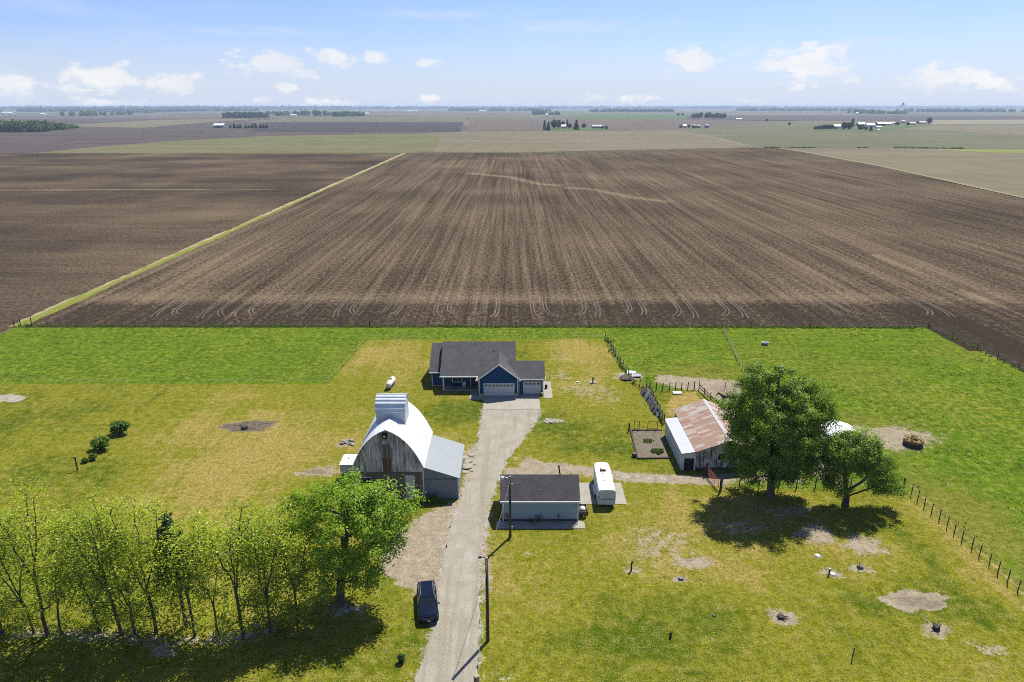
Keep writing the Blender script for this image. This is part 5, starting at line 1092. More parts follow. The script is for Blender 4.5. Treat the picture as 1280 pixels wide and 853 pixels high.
def tree(name, label, base, trunk, ells, ntips, m, spread, size, mat, bark='bark', r0=.3, seed=0, minh=2.0, group=None, cat='tree', shell=.55, r_tip=.018, up=.5, flat=.75, droop=0.0, limbs=(), clump=False):
    """trunk: chain of (x, y, z) offsets from the base; ells: crown lobes (x, y, z, rx, ry, rz) as offsets from the base"""
    rng = np.random.default_rng(seed)
    vol = np.array([e[3]*e[4]*e[5] for e in ells])**.8; vol /= vol.sum(); tips = []
    for e, v in zip(ells, vol):
        k = max(3, int(ntips*v)); d = rng.normal(0, 1, (k, 3)); d /= np.linalg.norm(d, axis=1, keepdims=True)
        r = (shell+(1-shell)*rng.random((k, 1)))**.6; r *= 1+rng.normal(0, .07, (k, 1))+.22*(rng.random((k, 1)) < .07)
        q = np.array(e[:3])+d*r*np.array(e[3:]); tips.append(q[q[:, 2] > .9])
    tips = np.concatenate(tips)
    # trunk chain
    P = []; par = []
    tp = [Vector(p) for p in trunk]
    for a, b in zip(tp[:-1], tp[1:]):
        k = max(1, int((b-a).length/.7))
        for i in range(k): P.append(np.array(a.lerp(b, i/k))); par.append(len(P)-2)
    P.append(np.array(tp[-1])); par.append(len(P)-2); par[0] = -1
    for lb in limbs:
        lp = [Vector(p) for p in lb]; j = int(np.argmin([np.linalg.norm(q-np.array(lp[0])) for q in P])); pj = j
        lp[0] = Vector(P[j])
        for a, b in zip(lp[:-1], lp[1:]):
            k = max(1, int((b-a).length/.7))
            for i in range(1, k+1): P.append(np.array(a.lerp(b, i/k))+rng.normal(0, .05, 3)); par.append(pj); pj = len(P)-1
    nt_ = len(P); P = np.array(P+[np.zeros(3)]*(len(tips)*6+20)); n = nt_; par = par
    ok = np.ones(len(P), bool); ok[:nt_] = P[:nt_, 2] >= min(minh, tp[-1].z*.9)
    d0 = np.array([np.min(np.linalg.norm(P[:nt_][ok[:nt_]]-t, axis=1)) for t in tips])
    for ti in np.argsort(d0):
        t = tips[ti]; D = t-P[:n]; L = np.linalg.norm(D, axis=1)
        cost = L+1.1*np.maximum(0, -D[:, 2]+.15*L)
        cost[~ok[:n]] = 1e9
        j = int(np.argmin(cost)); k = int(min(5, max(1, math.ceil(L[j]/1.0)))); a = P[j].copy()
        bow = np.array([0, 0, .10*L[j]])+rng.normal(0, .07*L[j], 3); pj = j
        for i in range(1, k+1):
            f = i/k; P[n] = a+(t-a)*f+bow*math.sin(math.pi*f); par.append(pj); pj = n; n += 1
    P = P[:n]; par = np.array(par); cnt = np.zeros(n)
    haskid = np.zeros(n, bool); haskid[par[1:]] = True; cnt[~haskid] = 1
    for i in range(n-1, 0, -1): cnt[par[i]] += cnt[i]
    rad = r_tip*cnt**.5; rad *= 1.0; mxr = rad[0]
    rad = np.where(rad > .05, .05+(rad-.05)*max(.05, (r0-.05))/max(1e-6, mxr-.05), rad)
    ii = np.arange(1, n); A = P[par[ii]]; B = P[ii]; rb = rad[ii]; ra = np.minimum(rad[par[ii]], rb*1.6)
    low = P[par[ii], 2] < .4; ra = np.where(low, ra*1.35, ra)
    t = thing(name, label, cat, (base[0], base[1], 0), 0, group)
    A[:, 2] -= np.where(par[ii] == 0, .15, 0)
    V, Q = tubes_np(A, B, ra, rb, 6); np_mesh('trunk', V, Q, M[bark], t, smooth=True)
    C = tips+np.array([0, 0, -droop]); tint = np.clip(.5+rng.normal(0, .24, len(C)), 0, 1)
    ctr = np.array([e[:3] for e in ells]).mean(0); od = C-ctr; od /= np.linalg.norm(od, axis=1, keepdims=True)+1e-9
    V, Q, T = leaves_np(rng, C, tint, m, spread, size, flat, up, out=od if clump else None)
    np_mesh('crown', V, Q, M[mat], t, {'tint': T}); return t

tree('maple_tree', 'tallest dark green maple in front of the rusty barn, dense rounded crown', (31.6, 72.8), [(0,0,0),(-.1,0,1.5),(-.25,.1,4),(-.6,.1,8),(-.8,0,12.5),(-.9,0,15.5)],
     [(-.9,.2,10.0,5.2,5.2,6.0),(-3.6,.2,12.2,3.0,3.2,3.4),(2.7,.2,11.6,3.4,3.4,3.6),(-4.0,0,7.2,2.4,2.8,3.0),(1.2,-.4,5.8,4.0,3.6,2.7),(4.9,.2,10.0,1.7,2.1,2.0),(-3.2,.2,16.0,1.5,1.6,1.6),(-.6,0,15.4,1.8,1.8,1.8),(2.4,0,14.8,1.6,1.6,1.6),(-5.9,0,11.0,1.2,1.5,1.6),(-3.8,0,4.4,1.7,2.0,1.6),(3.2,0,4.2,2.0,2.0,1.6),(5.9,0,12.0,1.2,1.4,1.0),(-1.6,-.6,3.6,2.6,2.2,1.3),(1.6,-.6,3.4,2.4,2.0,1.2)],
     780, 100, .34, .115, 'leaf_maple', 'bark', .45, 1, 2.4, shell=.5, up=.2, clump=True)
tree('lawn_tree', 'smaller forked tree with open lopsided crown right of the tallest maple', (39.7, 70.6), [(0,0,0),(.0,0,1.2),(-.3,.1,2.6),(-.6,.2,4.6),(-.6,.2,6.6)],
     [(-.2,.2,7.2,3.5,3.0,2.4),(2.3,0,5.9,2.3,2.4,2.2),(4.2,-.4,3.6,1.9,1.8,1.9),(-2.2,.4,5.2,1.8,2.0,2.0),(.9,0,9.0,1.4,1.4,1.0),(-1.4,0,3.0,1.5,1.5,1.0),(5.2,-.3,2.9,.9,1.0,1.1)],
     330, 84, .32, .105, 'leaf_maple', 'bark_dark', .34, 2, 1.2, shell=.55, up=.3, clump=True, limbs=[[(-.1,0,1.6),(1.4,-.2,3.2),(2.3,-.2,5.2)],[(0,0,1.2),(1.8,-.3,2.3),(3.8,-.4,3.4)]])
tree('shade_tree', 'big bright green tree left of the drive, hiding the foot of the old barn', (-16.4, 53.7), [(0,0,0),(.1,0,1.6),(.3,.1,3.2),(.8,.2,5.4),(1.2,.3,8.5),(1.3,.3,11)],
     [(1.2,.3,9.0,5.0,4.6,3.9),(4.0,.4,8.8,2.6,2.8,2.6),(6.8,1.3,10.4,1.2,1.3,1.0),(-2.4,.3,10.0,2.0,2.0,1.7),(2.8,-.6,4.6,1.8,1.8,2.0),(-1.0,-1.0,4.4,2.5,2.1,2.2),(1.5,.3,12.2,2.2,2.2,1.2),(4.6,.5,11.6,1.6,1.6,1.2),(5.0,.2,7.0,1.3,1.5,1.5),(-3.6,.2,11.0,1.0,1.0,.9),(3.6,-.3,2.8,.9,.9,1.1)],
     440, 68, .38, .12, 'leaf_ash', 'bark', .40, 3, 1.8, shell=.5, up=.35, clump=True)
ROW = [  # base px, lean and height, crown half width, leaf, label, tips
 ((3,793), (.1,.0,12.3), 2.9, 'leaf_mid', 'fuller row tree cut by the left edge of the photo', 190, .26),
 ((43,792), (-1.6,.2,11.3), 2.4, 'leaf_pale', 'left leaning row tree with sparse pale leaves near the left edge', 130, .20),
 ((60,795), (.6,.3,15.0), 3.0, 'leaf_pale', 'tall open row tree with forked bare top branches over the left lawn', 150, .30),
 ((77,794), (1.2,-.2,8.5), 2.0, 'leaf_pale', 'thin low row tree half hidden right of the open forked tree', 70, .12),
 ((124,790), (-.4,.1,7.6), 1.8, 'leaf_mid', 'low thin understory tree left of the thick dark row trunk', 70, .11),
 ((153,794), (-1.9,.3,14.2), 3.2, 'leaf_mid', 'row tree with thick dark trunk leaning left and a broad crown', 230, .30),
 ((169,793), (.3,.2,11.0), 2.1, 'leaf_pale', 'slim straight row tree right of the thick dark trunk', 100, .15),
 ((196,791), (-.7,.4,14.6), 3.0, 'leaf_pale', 'tall row tree with ivy covered trunk and two upright tops', 190, .27),
 ((243,796), (.2,.2,11.8), 2.6, 'leaf_pale', 'row tree with twin trunks in front of the dark spruce', 170, .24),
 ((274,796), (-.2,.1,8.8), 1.5, 'leaf_pale', 'very thin young row tree between two larger trunks', 55, .09),
 ((305,797), (-.6,.3,13.4), 3.1, 'leaf_pale', 'row tree forking into a wide V near the white rocks', 200, .30),
 ((338,790), (.4,.2,12.2), 2.5, 'leaf_mid', 'pale green row tree just left of the big bright tree', 180, .22),
 ((372,778), (.2,.3,11.0), 2.3, 'leaf_pale', 'last row tree tucked under the left side of the big bright tree', 150, .22),
]
for i, (bp, (lx, ly, h), cw, lm, lab, nt_, r0) in enumerate(ROW):
    b = G(*bp); rg = random.Random(60+i); lx *= .62; cw *= 1.12
    fk = rg.uniform(.30, .42); k1 = lx*.45
    tr = [(0,0,0),(lx*.10+rg.uniform(-.12,.12),0,h*.13),(lx*.25,ly*.3,h*.25),(k1,ly*.4,h*fk)]
    lms = []; ph = rg.uniform(0, 6.28)
    for q in range(3 if r0 > .16 else 2):
        a = ph+q*2.2+rg.uniform(-.4,.4); rr_ = cw*rg.uniform(.45,.75); hz0 = h*rg.uniform(.80,.97)
        ex_, ey_ = lx*.8+math.cos(a)*rr_, ly+math.sin(a)*rr_*.7
        lms.append([(k1,ly*.4,h*(fk-.03*q)),(k1+(ex_-k1)*.40+rg.uniform(-.2,.2),ey_*.4,h*fk+(hz0-h*fk)*.30),(k1+(ex_-k1)*.78+rg.uniform(-.25,.25),ey_*.8,h*fk+(hz0-h*fk)*.66),(ex_,ey_,hz0)])
    els = [(lx*.8,ly*.7,h*.70,cw,cw*.9,h*.26)]
    for k in range(9):
        a = rg.uniform(0, 6.28); els.append((lx*.7+math.cos(a)*cw*.75, math.sin(a)*cw*.7, h*rg.uniform(.15,.85), cw*rg.uniform(.35,.6), cw*rg.uniform(.3,.5), h*rg.uniform(.06,.13)))
    for k in range(4):
        a = rg.uniform(0, 6.28); els.append((lx*.2+math.cos(a)*cw*.5, math.sin(a)*cw*.45, h*rg.uniform(.13,.30), cw*.42, cw*.4, h*.075))
    for l_ in lms: e_ = l_[-1]; els.append((e_[0], e_[1], e_[2], cw*.42, cw*.42, h*.085)); els.append((l_[2][0], l_[2][1], l_[2][2]+.3, cw*.5, cw*.45, h*.09))
    tree('row_tree', lab, b, tr, els, int(nt_*2.0), 13, .38, .115, lm, 'bark_dark', r0*.50, 200+i, h*.09, 'trees of the windbreak row at the lower left', shell=.25, r_tip=.013, up=1.9, limbs=lms)
# dark spruce in the row
def spruce(name, label, base, h, w, seed, mat='needle', nl=17, m=26, group=None, bark='bark_dark', size=.22, z0_=.1):
    rng = np.random.default_rng(seed); t = thing(name, label, 'tree', (base[0], base[1], 0), 0, group)
    A = [np.array([0,0,-.1])]; B = [np.array([0,0,h*.98])]; ra = [h*.016]; rb = [.02]; C = []
    for k in range(nl):
        f = (k+.5)/nl; z = h*(z0_+(.98-z0_)*f); L = w*(1-f)**.85+.12; nb = max(4, int(9*(1-f)+4))
        for q in range(nb):
            a = rng.uniform(0, 6.28); l = L*rng.uniform(.75, 1.1); e = np.array([math.cos(a)*l, math.sin(a)*l, z-.18*l]); s0 = np.array([0,0,z])
            A.append(s0); B.append(e); ra.append(.03); rb.append(.008)
            for g_ in np.linspace(.3, 1, max(2, int(l/.35))): C.append(s0+(e-s0)*g_)
    V, Q = tubes_np(np.array(A), np.array(B), np.array(ra), np.array(rb), 5); np_mesh('trunk', V, Q, M[bark], t)
    C = np.array(C); V, Q, T = leaves_np(rng, C, np.clip(.5+rng.normal(0, .25, len(C)), 0, 1), m, .16, size, .5, .3, (1, .35)); np_mesh('crown', V, Q, M[mat], t, {'tint': T}); return t
spruce('spruce_tree', 'dark pointed spruce standing among the pale row trees', G(233,783), 12.2, 1.9, 5, m=12, z0_=.42, nl=12)
# shrubs
def shrub(label, x, y, h, w, seed, n=90, mat='leaf_shrub'):
    els = [(0,0,h*.52,w*.42,w*.42,h*.42),(w*.25,0,h*.6,w*.28,w*.3,h*.3),(-w*.26,.1,h*.55,w*.26,w*.3,h*.32),(0,-w*.2,h*.4,w*.3,w*.25,h*.3)]
    rng = np.random.default_rng(seed); t = thing('shrub', label, 'shrub', (x, y, 0)); C = []
    for e in els:
        d = rng.normal(0, 1, (n//4, 3)); d /= np.linalg.norm(d, axis=1, keepdims=True); C.append(np.array(e[:3])+d*(.35+.65*rng.random((n//4, 1)))*np.array(e[3:]))
    C = np.concatenate(C); C[:, 2] = np.maximum(C[:, 2], .1)
    A = np.zeros((10, 3)); B = C[:10]; V, Q = tubes_np(A, B, np.full(10, .04), np.full(10, .012), 5); np_mesh('stem', V, Q, M['bark_dark'], t)
    V, Q, T = leaves_np(rng, C, np.clip(.5+rng.normal(0, .22, len(C)), 0, 1), 34, h*.085, .10+.02*h, .8, .4); np_mesh('foliage', V, Q, M[mat], t, {'tint': T}); return t
shrub('lower round dark shrub in the left lawn', -56.9, 84.7, 2.05, 2.35, 1); shrub('upper round dark shrub in the left lawn', -56.9, 89.5, 2.2, 2.5, 2)
shrub('tiny low shrub beside the dark post in the left lawn', -57.0, 81.0, .7, .8, 3, 40); shrub('small low shrub between the tiny shrub and the lower round shrub', -56.4, 81.8, .9, 1.0, 4, 40)
shrub('low dark green plant clump in the soil bed', 20.2, 83.9, .45, 2.0, 5, 80); shrub('sparse green weeds in the middle of the soil bed', 19.4, 87.0, .3, 1.7, 6, 40, 'weed')
shrub('dark bush behind the corral between the right trees', 39.2, 79.8, 1.7, 2.0, 7, 60); shrub('leafy bush at the front of the barn lean-to', -9.6, 71.3, 1.0, 1.4, 8, 40, 'weed')

# weeds along the fences and tall tufts in the pasture: uncountable
def tufts(name, P, H, mat, seed, m=7, w=.05, label=None):
    rng = np.random.default_rng(seed); n = len(P)*m; B = np.repeat(P, m, 0)+np.concatenate([rng.normal(0, .16, (n, 2)), np.zeros((n, 1))], 1)
    h = np.repeat(H, m)*rng.uniform(.5, 1.2, n); a = rng.uniform(0, 6.28, n); d = np.stack([np.cos(a), np.sin(a), np.zeros(n)], 1)
    tip = B+np.stack([np.cos(a+1.5)*h*.45, np.sin(a+1.5)*h*.45, h], 1); ww = (w+h*.12)[:, None]
    V = np.stack([B-d*ww, B+d*ww, tip+d*ww*.3, tip-d*ww*.3], 1).reshape(-1, 3)
    o = np_mesh(name, V, np.arange(n*4).reshape(-1, 4), M[mat], attrs={'tint': np.repeat(np.clip(rng.normal(.5, .25, n), 0, 1), 4)}); return tag(o, label, kind='stuff')
rng = np.random.default_rng(77)
def along(pts, n, wd):
    out = []; Ls = [math.dist(a, b) for a, b in zip(pts[:-1], pts[1:])]
    for (a, b), L in zip(zip(pts[:-1], pts[1:]), Ls):
        k = int(n*L/sum(Ls)); t = rng.random(k); cl = .5+.5*np.sin(t*L*.35+rng.uniform(0, 6)); t = t[rng.random(k) < .35+.65*cl]
        out.append(np.stack([a[0]+(b[0]-a[0])*t, a[1]+(b[1]-a[1])*t, np.zeros(len(t))], 1)+np.concatenate([rng.normal(0, wd, (len(t), 2)), np.zeros((len(t), 1))], 1))
    return np.concatenate(out)
P = np.concatenate([along([(-106.8,140.9),(20,140.4),(89.4,139.7)], 2600, .35), along([(89.6,139.6),(91.3,126),(92.9,100),(93.7,70)], 350, .35), along([(19.2,132.8),(19.95,117.6),(20.9,108.5),(22.5,105.6),(22.8,93)], 220, .3)])
tufts('fence_weeds', P, rng.uniform(.12, .45, len(P)), 'weed', 1, 6)
P = []
xy = np.stack([rng.uniform(-106, 92, 60000), rng.uniform(60, 140, 60000)], 1); cl = sum(np.sin(xy[:, 0]*rng.normal(0,.5)+xy[:, 1]*rng.normal(0,.9)+rng.uniform(0,6.3)) for _ in range(9))*.45
X, Y = xy[:, 0], xy[:, 1]; l = a_lush(X, Y); keep = (l > .7) & (rng.random(60000) < np.clip(.12+.30*cl, .02, .9)) & (a_bare(X, Y) < .3)
P = np.concatenate([xy[keep], np.zeros((keep.sum(), 1))], 1); P = P[:9000]
tufts('pasture_tufts', P, rng.uniform(.06, .18, len(P)), 'grass_tuft', 2, 5, .035)

# ------------------------------------------------------------------ the far farms
def at_h(px, top, base):
    x, y = G(px, base); f = ray(px, top); return x, y, H-f[2]*y/f[1]
def crown_np(rng, h, w, n, kind):
    d = rng.normal(0, 1, (n, 3)); d /= np.linalg.norm(d, axis=1, keepdims=True); r = (.35+.65*rng.random((n, 1)))
    if kind == 'conifer':
        z = rng.random(n)**1.3; a = rng.uniform(0, 6.28, n); rr = w/2*(1-z)*(.6+.4*rng.random(n))+.2; return np.stack([rr*np.cos(a), rr*np.sin(a), h*(.06+.92*z)], 1)
    return d*r*np.array([w/2, w/2, h*.42])+np.array([0, 0, h*.56])
def far_tree(label, px, top, base, wpx, kind='round', mat='far_leaf', seed=0, group=None, name=None):
    x, y, h = at_h(px, top, base); dep = y*math.cos(PITCH)+H*math.sin(PITCH); w = wpx*dep/F
    rng = np.random.default_rng(seed); t = thing(name or ('conifer_tree' if kind == 'conifer' else 'broadleaf_tree'), label, 'tree', (x, y, 0), 0, group)
    MB().tube((0,0,-.5),(0,0,h*.6),max(.25,h*.025),h*.012,6).build('trunk', M['bark_dark'], t)
    C = crown_np(rng, h, w, 150, kind); V, Q, T = leaves_np(rng, C, np.clip(rng.normal(.5,.25,len(C)),0,1), 4, w*.07, w*.10+.3, 1.0, .3); np_mesh('crown', V, Q, M[mat], t, {'tint': T}); return t
def far_building(name, label, cat, px0, px1, top, base, depth=12, roof='white_roof', wall='white', rf=.45, rz=0.0, group=None, door=None):
    x0, y, h = at_h(px0, top, base); x1 = G(px1, base)[0]; w = x1-x0; cx = (x0+x1)/2; e = h*(1-rf)
    t = thing(name, label, cat, (cx, y+depth/2, 0), rz, group); a = w/2; b = depth/2
    MB().box(-a,a,-b,b,-.3,e).poly([(-a,-b,e),(-a,b,e),(-a,0,h-.15)]).poly([(a,-b,e),(a,b,e),(a,0,h-.15)]).build('wall', M[wall], t)
    MB().slab([(-a-.4,-b-.5,e),(a+.4,-b-.5,e),(a+.4,0,h),(-a-.4,0,h)], .25).slab([(a+.4,b+.5,e),(-a-.4,b+.5,e),(-a-.4,0,h),(a+.4,0,h)], .25).build('roof', M[roof], t)
    if door: MB().box(a*door[0], a*door[1], -b-.12, -b-.02, 0, e*.8).build('door', M['dark'], t)
    return t
def bin_(label, px, top, base, wpx, wall='galv', roof='white_roof', group=None, name='grain_bin'):
    x, y, h = at_h(px, top, base); dep = y*math.cos(PITCH)+H*math.sin(PITCH); r = wpx*dep/F/2; t = thing(name, label, 'grain bin', (x, y, 0), 0, group)
    MB().lathe([(0,-.2),(r,-.2),(r,h*.74),(0,h*.74)], n=20).build('wall', M[wall], t, True); MB().lathe([(r*1.05,h*.735),(r*.2,h*.98),(r*.2,h),(0,h)], n=20).build('roof', M[roof], t, True); return t
# middle farm
GM = 'evergreens around the middle far farmhouse'
for i, (px, tp, bs, w, k, lab) in enumerate(((680.7,149.8,162.6,4.2,'conifer','tall narrow evergreen at the left end of the middle far farm'), (685.3,153.2,163.4,5.5,'conifer','short broad evergreen in front at the left of the middle far farm'), (692.5,149.6,161.8,8,'round','broad dark tree left of centre in the middle far farm'), (697.8,149.8,161,7,'round','broad dark tree beside the roof of the middle far farmhouse'), (703,152,160,6,'round','dark tree behind the middle far farmhouse'), (709,149.2,159.6,3.6,'conifer','thin spire evergreen right of the middle far farmhouse'), (712.3,154.2,161,5,'round','low dark tree right of the middle far farmhouse'), (720.3,151.8,162.4,7.6,'conifer','wide cone evergreen alone right of the middle far farmhouse'), (729.7,154.7,160.2,5.2,'round','round tree standing apart in the gap left of the middle far shed'), (753.2,157.4,161.2,3.2,'round','small dark tree in front of the middle far shed'), (758,157.6,161.8,3.8,'round','small dark tree right of the middle far shed'))):
    far_tree(lab, px, tp, bs, w, k, seed=300+i, group=GM)
far_building('farmhouse', 'white farmhouse among dark evergreens at the middle far farm', 'house', 701.5, 707.6, 156.0, 160.9, 9, 'white_roof', 'white', door=(.2,.5))
far_building('machine_shed', 'long grey shed with pale roof right of the middle far farmhouse', 'shed', 740.3, 753.2, 156.4, 160.8, 14, 'galv', 'galv_wall', .4, door=(-.2,.3))
lawn2 = sheet('farmyard_grass', pxs([(672,163.6),(690,161),(735,159.6),(768,161.6),(762,163),(700,164.4)]), .20, brg)
# bins
bin_('dark grey round bin left of its pair beyond the far right field', 867.2, 155.6, 160, 5.0, 'grey_stone'); bin_('dark grey round bin right of its pair beyond the far right field', 872.6, 155.9, 160, 4.8, 'grey_stone'); bin_('single dark round bin standing apart to the right of the pair', 883.4, 155.5, 160, 5.2, 'grey_stone')
far_building('pole_barn', 'tiny white gabled barn between trees left of the round bins', 'barn', 854.2, 858, 155.8, 160, 8, 'white_roof', 'white'); far_tree('small dark tree left of the tiny white barn by the bins', 850.5, 157.4, 160, 4, seed=331); far_tree('small dark tree between tiny white barn and round bins', 860.8, 156, 160, 3.2, seed=332)
# right farm
GR = 'trees around the right far farmstead'
for i, (px, tp, bs, w, k, lab) in enumerate(((1020,158.4,162,6,'round','leftmost low bush of the hedge at the right far farm'), (1025,157.6,162,6,'round','second bush from the left of the right far hedge'), (1030.5,156.2,161.8,7,'round','tallest bush in the middle of the right far hedge'), (1035,156.4,161.8,6,'round','bush right of the middle of the right far hedge'), (1039.3,156.4,161.7,5.5,'round','last bush of the right far hedge beside the white house'), (1055.5,152.8,162.2,8,'round','broad dark tree right of the white house at the right far farm'), (1060.5,153.6,162.2,8,'round','broad dark tree in the middle of the right far farm'), (1064.8,148.6,158.5,5.5,'conifer','tall dark tree rising above the right far farm roofs'), (1076,156,162.6,7.5,'round','green tree in front of the white roofs at the right far farm'), (1082.2,158.4,163,4,'round','small tree before the white barn at the right far farm'), (1088.3,157.8,163.6,4.5,'conifer','pointed small tree below the white barn at the right far farm'), (1121.5,152.5,157,5,'round','grey green tree left of the small round bin roof at the right far farm'), (1147,151.4,155.4,3,'round','little dark tree among the grey sheds at the right far farm'), (1161,146.9,156,5.6,'round','single large tree at the right end of the right far farm'), (1044,159,162,3,'round','small bush in front of the far white house'), (1134.5,153,157,4,'round','small tree right of the round bin roof at the right far farm'))):
    far_tree(lab, px, tp, bs, w, k, seed=350+i, group=GR)
for nm, lab, ct, a, b, tp, bs, dp, rf, wl in (('farmhouse','white house behind the hedge at the right far farm','house',1043,1051.5,155.9,160.8,10,'white_roof','white'), ('pole_barn','grey walled barn with bright roof behind the trees of the right far farm','barn',1073.5,1082,153.5,158,14,'white_roof','grey_stone'), ('dairy_barn','white arched barn in the middle of the right far farm','barn',1084,1094,154.2,159.6,16,'white_roof','white'), ('pole_barn','long open dark fronted barn with white roof at the right far farm','barn',1097.3,1106.8,152.8,157.4,14,'white_roof','char'), ('pole_barn','white barn right of the dark fronted barn at the right far farm','barn',1107.2,1114.6,153,157,14,'white_roof','white'), ('machine_shed','small white shed in front of the long dark fronted barn','shed',1096,1102.2,157.6,160.6,8,'white_roof','white'), ('tractor_shed','tiniest white shed at the field edge of the right far farm','shed',1097.2,1099.6,161.4,163,5,'white_roof','white'), ('machine_shed','grey shed left of the little dark tree at the right far farm','shed',1137.5,1145,153,156,10,'galv','galv_wall'), ('machine_shed','long grey shed at the right side of the right far farm','shed',1149,1157.6,151.8,155,12,'galv','galv_wall'), ('machine_shed','pale low shed left of the round bin roof at the right far farm','shed',1115,1119,152.6,155,10,'white_roof','white')):
    far_building(nm, lab, ct, a, b, tp, bs, dp, rf, wl)
bin_('small round white roofed bin at the right far farm', 1128.8, 150.4, 154.4, 6, 'white', 'white_roof')
sheet('farmyard_grass', pxs([(1015,163.4),(1045,162),(1090,162.6),(1120,158),(1160,156.4),(1162,157.4),(1125,161),(1100,165)]), .22, brg)
# left farm
far_building('machine_shed', 'long white shed with grey front alone in the left far field', 'shed', 266.5, 279.2, 154.6, 160, 22, 'white_roof', 'galv_wall', .42, door=(-.3,.1))
GL = 'evergreen row beside the left far shed'
for i, (px, tp, w, lab) in enumerate(((288.3,156.3,2.6,'smallest left evergreen of the row by the left far shed'), (293.2,154.6,3.6,'tall second evergreen of the row by the left far shed'), (297.4,156.5,3,'low third evergreen of the row by the left far shed'), (300.6,155.6,3.4,'fourth evergreen of the row by the left far shed'), (307.3,156.3,4.4,'dark evergreen just right of a small white shape in the far left row'), (311.6,156.8,3,'low evergreen before the tall group in the far left row'), (315.5,155.4,4,'left of two taller evergreens in the far left row'), (319.6,154.6,4.4,'tallest evergreen near the middle of the far left row'), (326,155.2,3.8,'left of the last three evergreens in the far left row'), (330,155.4,3.4,'middle of the last three evergreens in the far left row'), (333.6,155.6,3.8,'rightmost evergreen of the far left row'))):
    far_tree(lab, px, tp, 160.6, w, 'conifer', seed=400+i, group=GL)
far_building('farm_shed', 'tiny white shed inside the evergreen row at the left', 'shed', 305, 307, 157.2, 159.6, 5, 'white_roof', 'white')
# grove right of centre
GV = 'trees of the grove left of the far right field'
for i, px in enumerate((866.5, 869.8, 873, 876.2, 882.5, 886, 890.2, 894.5, 898, 901.8, 905.4, 847.5, 853.2)):
    rgx = random.Random(500+i); tp = rgx.uniform(139.4, 142.8) if i < 11 else 141.6
    far_tree(['first dark tree at the left end of the far grove', 'second tall tree in the far grove', 'third dark tree in the far grove', 'tree before the gap in the far grove', 'low tree after the gap in the far grove', 'light tree in the middle of the far grove', 'broad tree right of the middle of the far grove', 'dark tall tree in the right half of the far grove', 'slim tree in the right half of the far grove', 'second to last tree of the far grove', 'last tree at the right end of the far grove', 'small lone tree well left of the far grove', 'small lone tree just left of the far grove'][i], px, tp, 149 if i < 11 else 145, rgx.uniform(3.5, 5.5), 'round', 'far_leaf', 500+i, GV)
far_building('farm_shed', 'low white building right of the far grove', 'shed', 920.5, 927.8, 148.2, 150.2, 14, 'white_roof', 'white')
far_tree('lone round bush in the brown field right of the far grove', 958, 149, 152, 3, seed=520); far_tree('second lone bush farther right of the far grove', 986.5, 153, 157, 3, seed=521)
# hedge row bits on the field edge at the right
for i, (a, b) in enumerate(((955,975),(984,1020),(1072,1086),(1118,1205))):
    rngh = np.random.default_rng(540+i); p0 = G(a, 185.4); p1 = G(b, 185.4 if b < 1100 else 186.6); k = int((b-a)*3); t = rngh.random(k)
    C = np.stack([p0[0]+(p1[0]-p0[0])*t, p0[1]+(p1[1]-p0[1])*t+rngh.normal(0, .8, k), rngh.uniform(.2, 1.5, k)], 1)
    V, Q, T = leaves_np(rngh, C, np.clip(rngh.normal(.5, .25, k), 0, 1), 10, .45, .4); tag(np_mesh('hedge_brush', V, Q, M['far_leaf_light'], attrs={'tint': T}), None, kind='stuff')
# woods that read as one mass
def wood(name, pxs_, hmin, hmax, dens_, leaf, depth, mat, seed, size=None):
    rngw = np.random.default_rng(seed); C = []; S = []
    for (px0, px1, base, top0, top1) in pxs_:
        x0, y0 = G(px0, base); x1, y1 = G(px1, base); k = max(6, int((px1-px0)*dens_))
        for q in range(k):
            f = rngw.random(); x = x0+(x1-x0)*f; y = y0+(y1-y0)*f+rngw.uniform(0, depth); tp = top0+(top1-top0)*f
            rr = ray(640, tp); hh = max(4, H-rr[2]*y0/rr[1])*rngw.uniform(.72, 1.05); w = hh*rngw.uniform(.45, .8)
            c = rngw.normal(0, 1, (26, 3)); c /= np.linalg.norm(c, axis=1, keepdims=True); c = c*(.6+.4*rngw.random((26, 1)))*np.array([w/2, w/2, hh*.48])+np.array([x, y, hh*.52]); c[:, 2] = np.maximum(c[:, 2], .5)
            C.append(c); S.append(np.full(26, rngw.uniform(0, 1)))
    C = np.concatenate(C); S = np.concatenate(S); V, Q, T = leaves_np(rngw, C, S, 3, leaf*.35, leaf, 1, .3)
    return tag(np_mesh(name, V, Q, M[mat], attrs={'tint': T}), None, kind='stuff')
wood('left_woodland', [(-90,40,165.6,152,151.2),(36,60,163.6,151.2,154),(58,78,161.6,154.5,158.8)], 0, 0, 3.2, 2.2, 60, 'far_leaf_light', 601)
wood('far_plantation', [(280,320.5,147.8,141,141)], 0, 0, 2.6, 5.0, 160, 'far_leaf', 602)
wood('distant_trees', [(324,345,143,139.5,140),(338,352,145,140.6,140.5),(362,372,145.2,139.6,139.2),(384,403,145.2,139.2,139.4),(412,440,146.2,139,140.5),(64,95,145.6,139.5,140),(115,142,144,140.5,140.5),(148,178,141.5,137.5,138),(667,686,144,138.4,138.6),(688,700,144,140.6,140.4),(1079,1112,142.5,136.5,137),(1112,1142,143,139,139.5)], 0, 0, .6, 7, 300, 'far_leaf_light', 603)
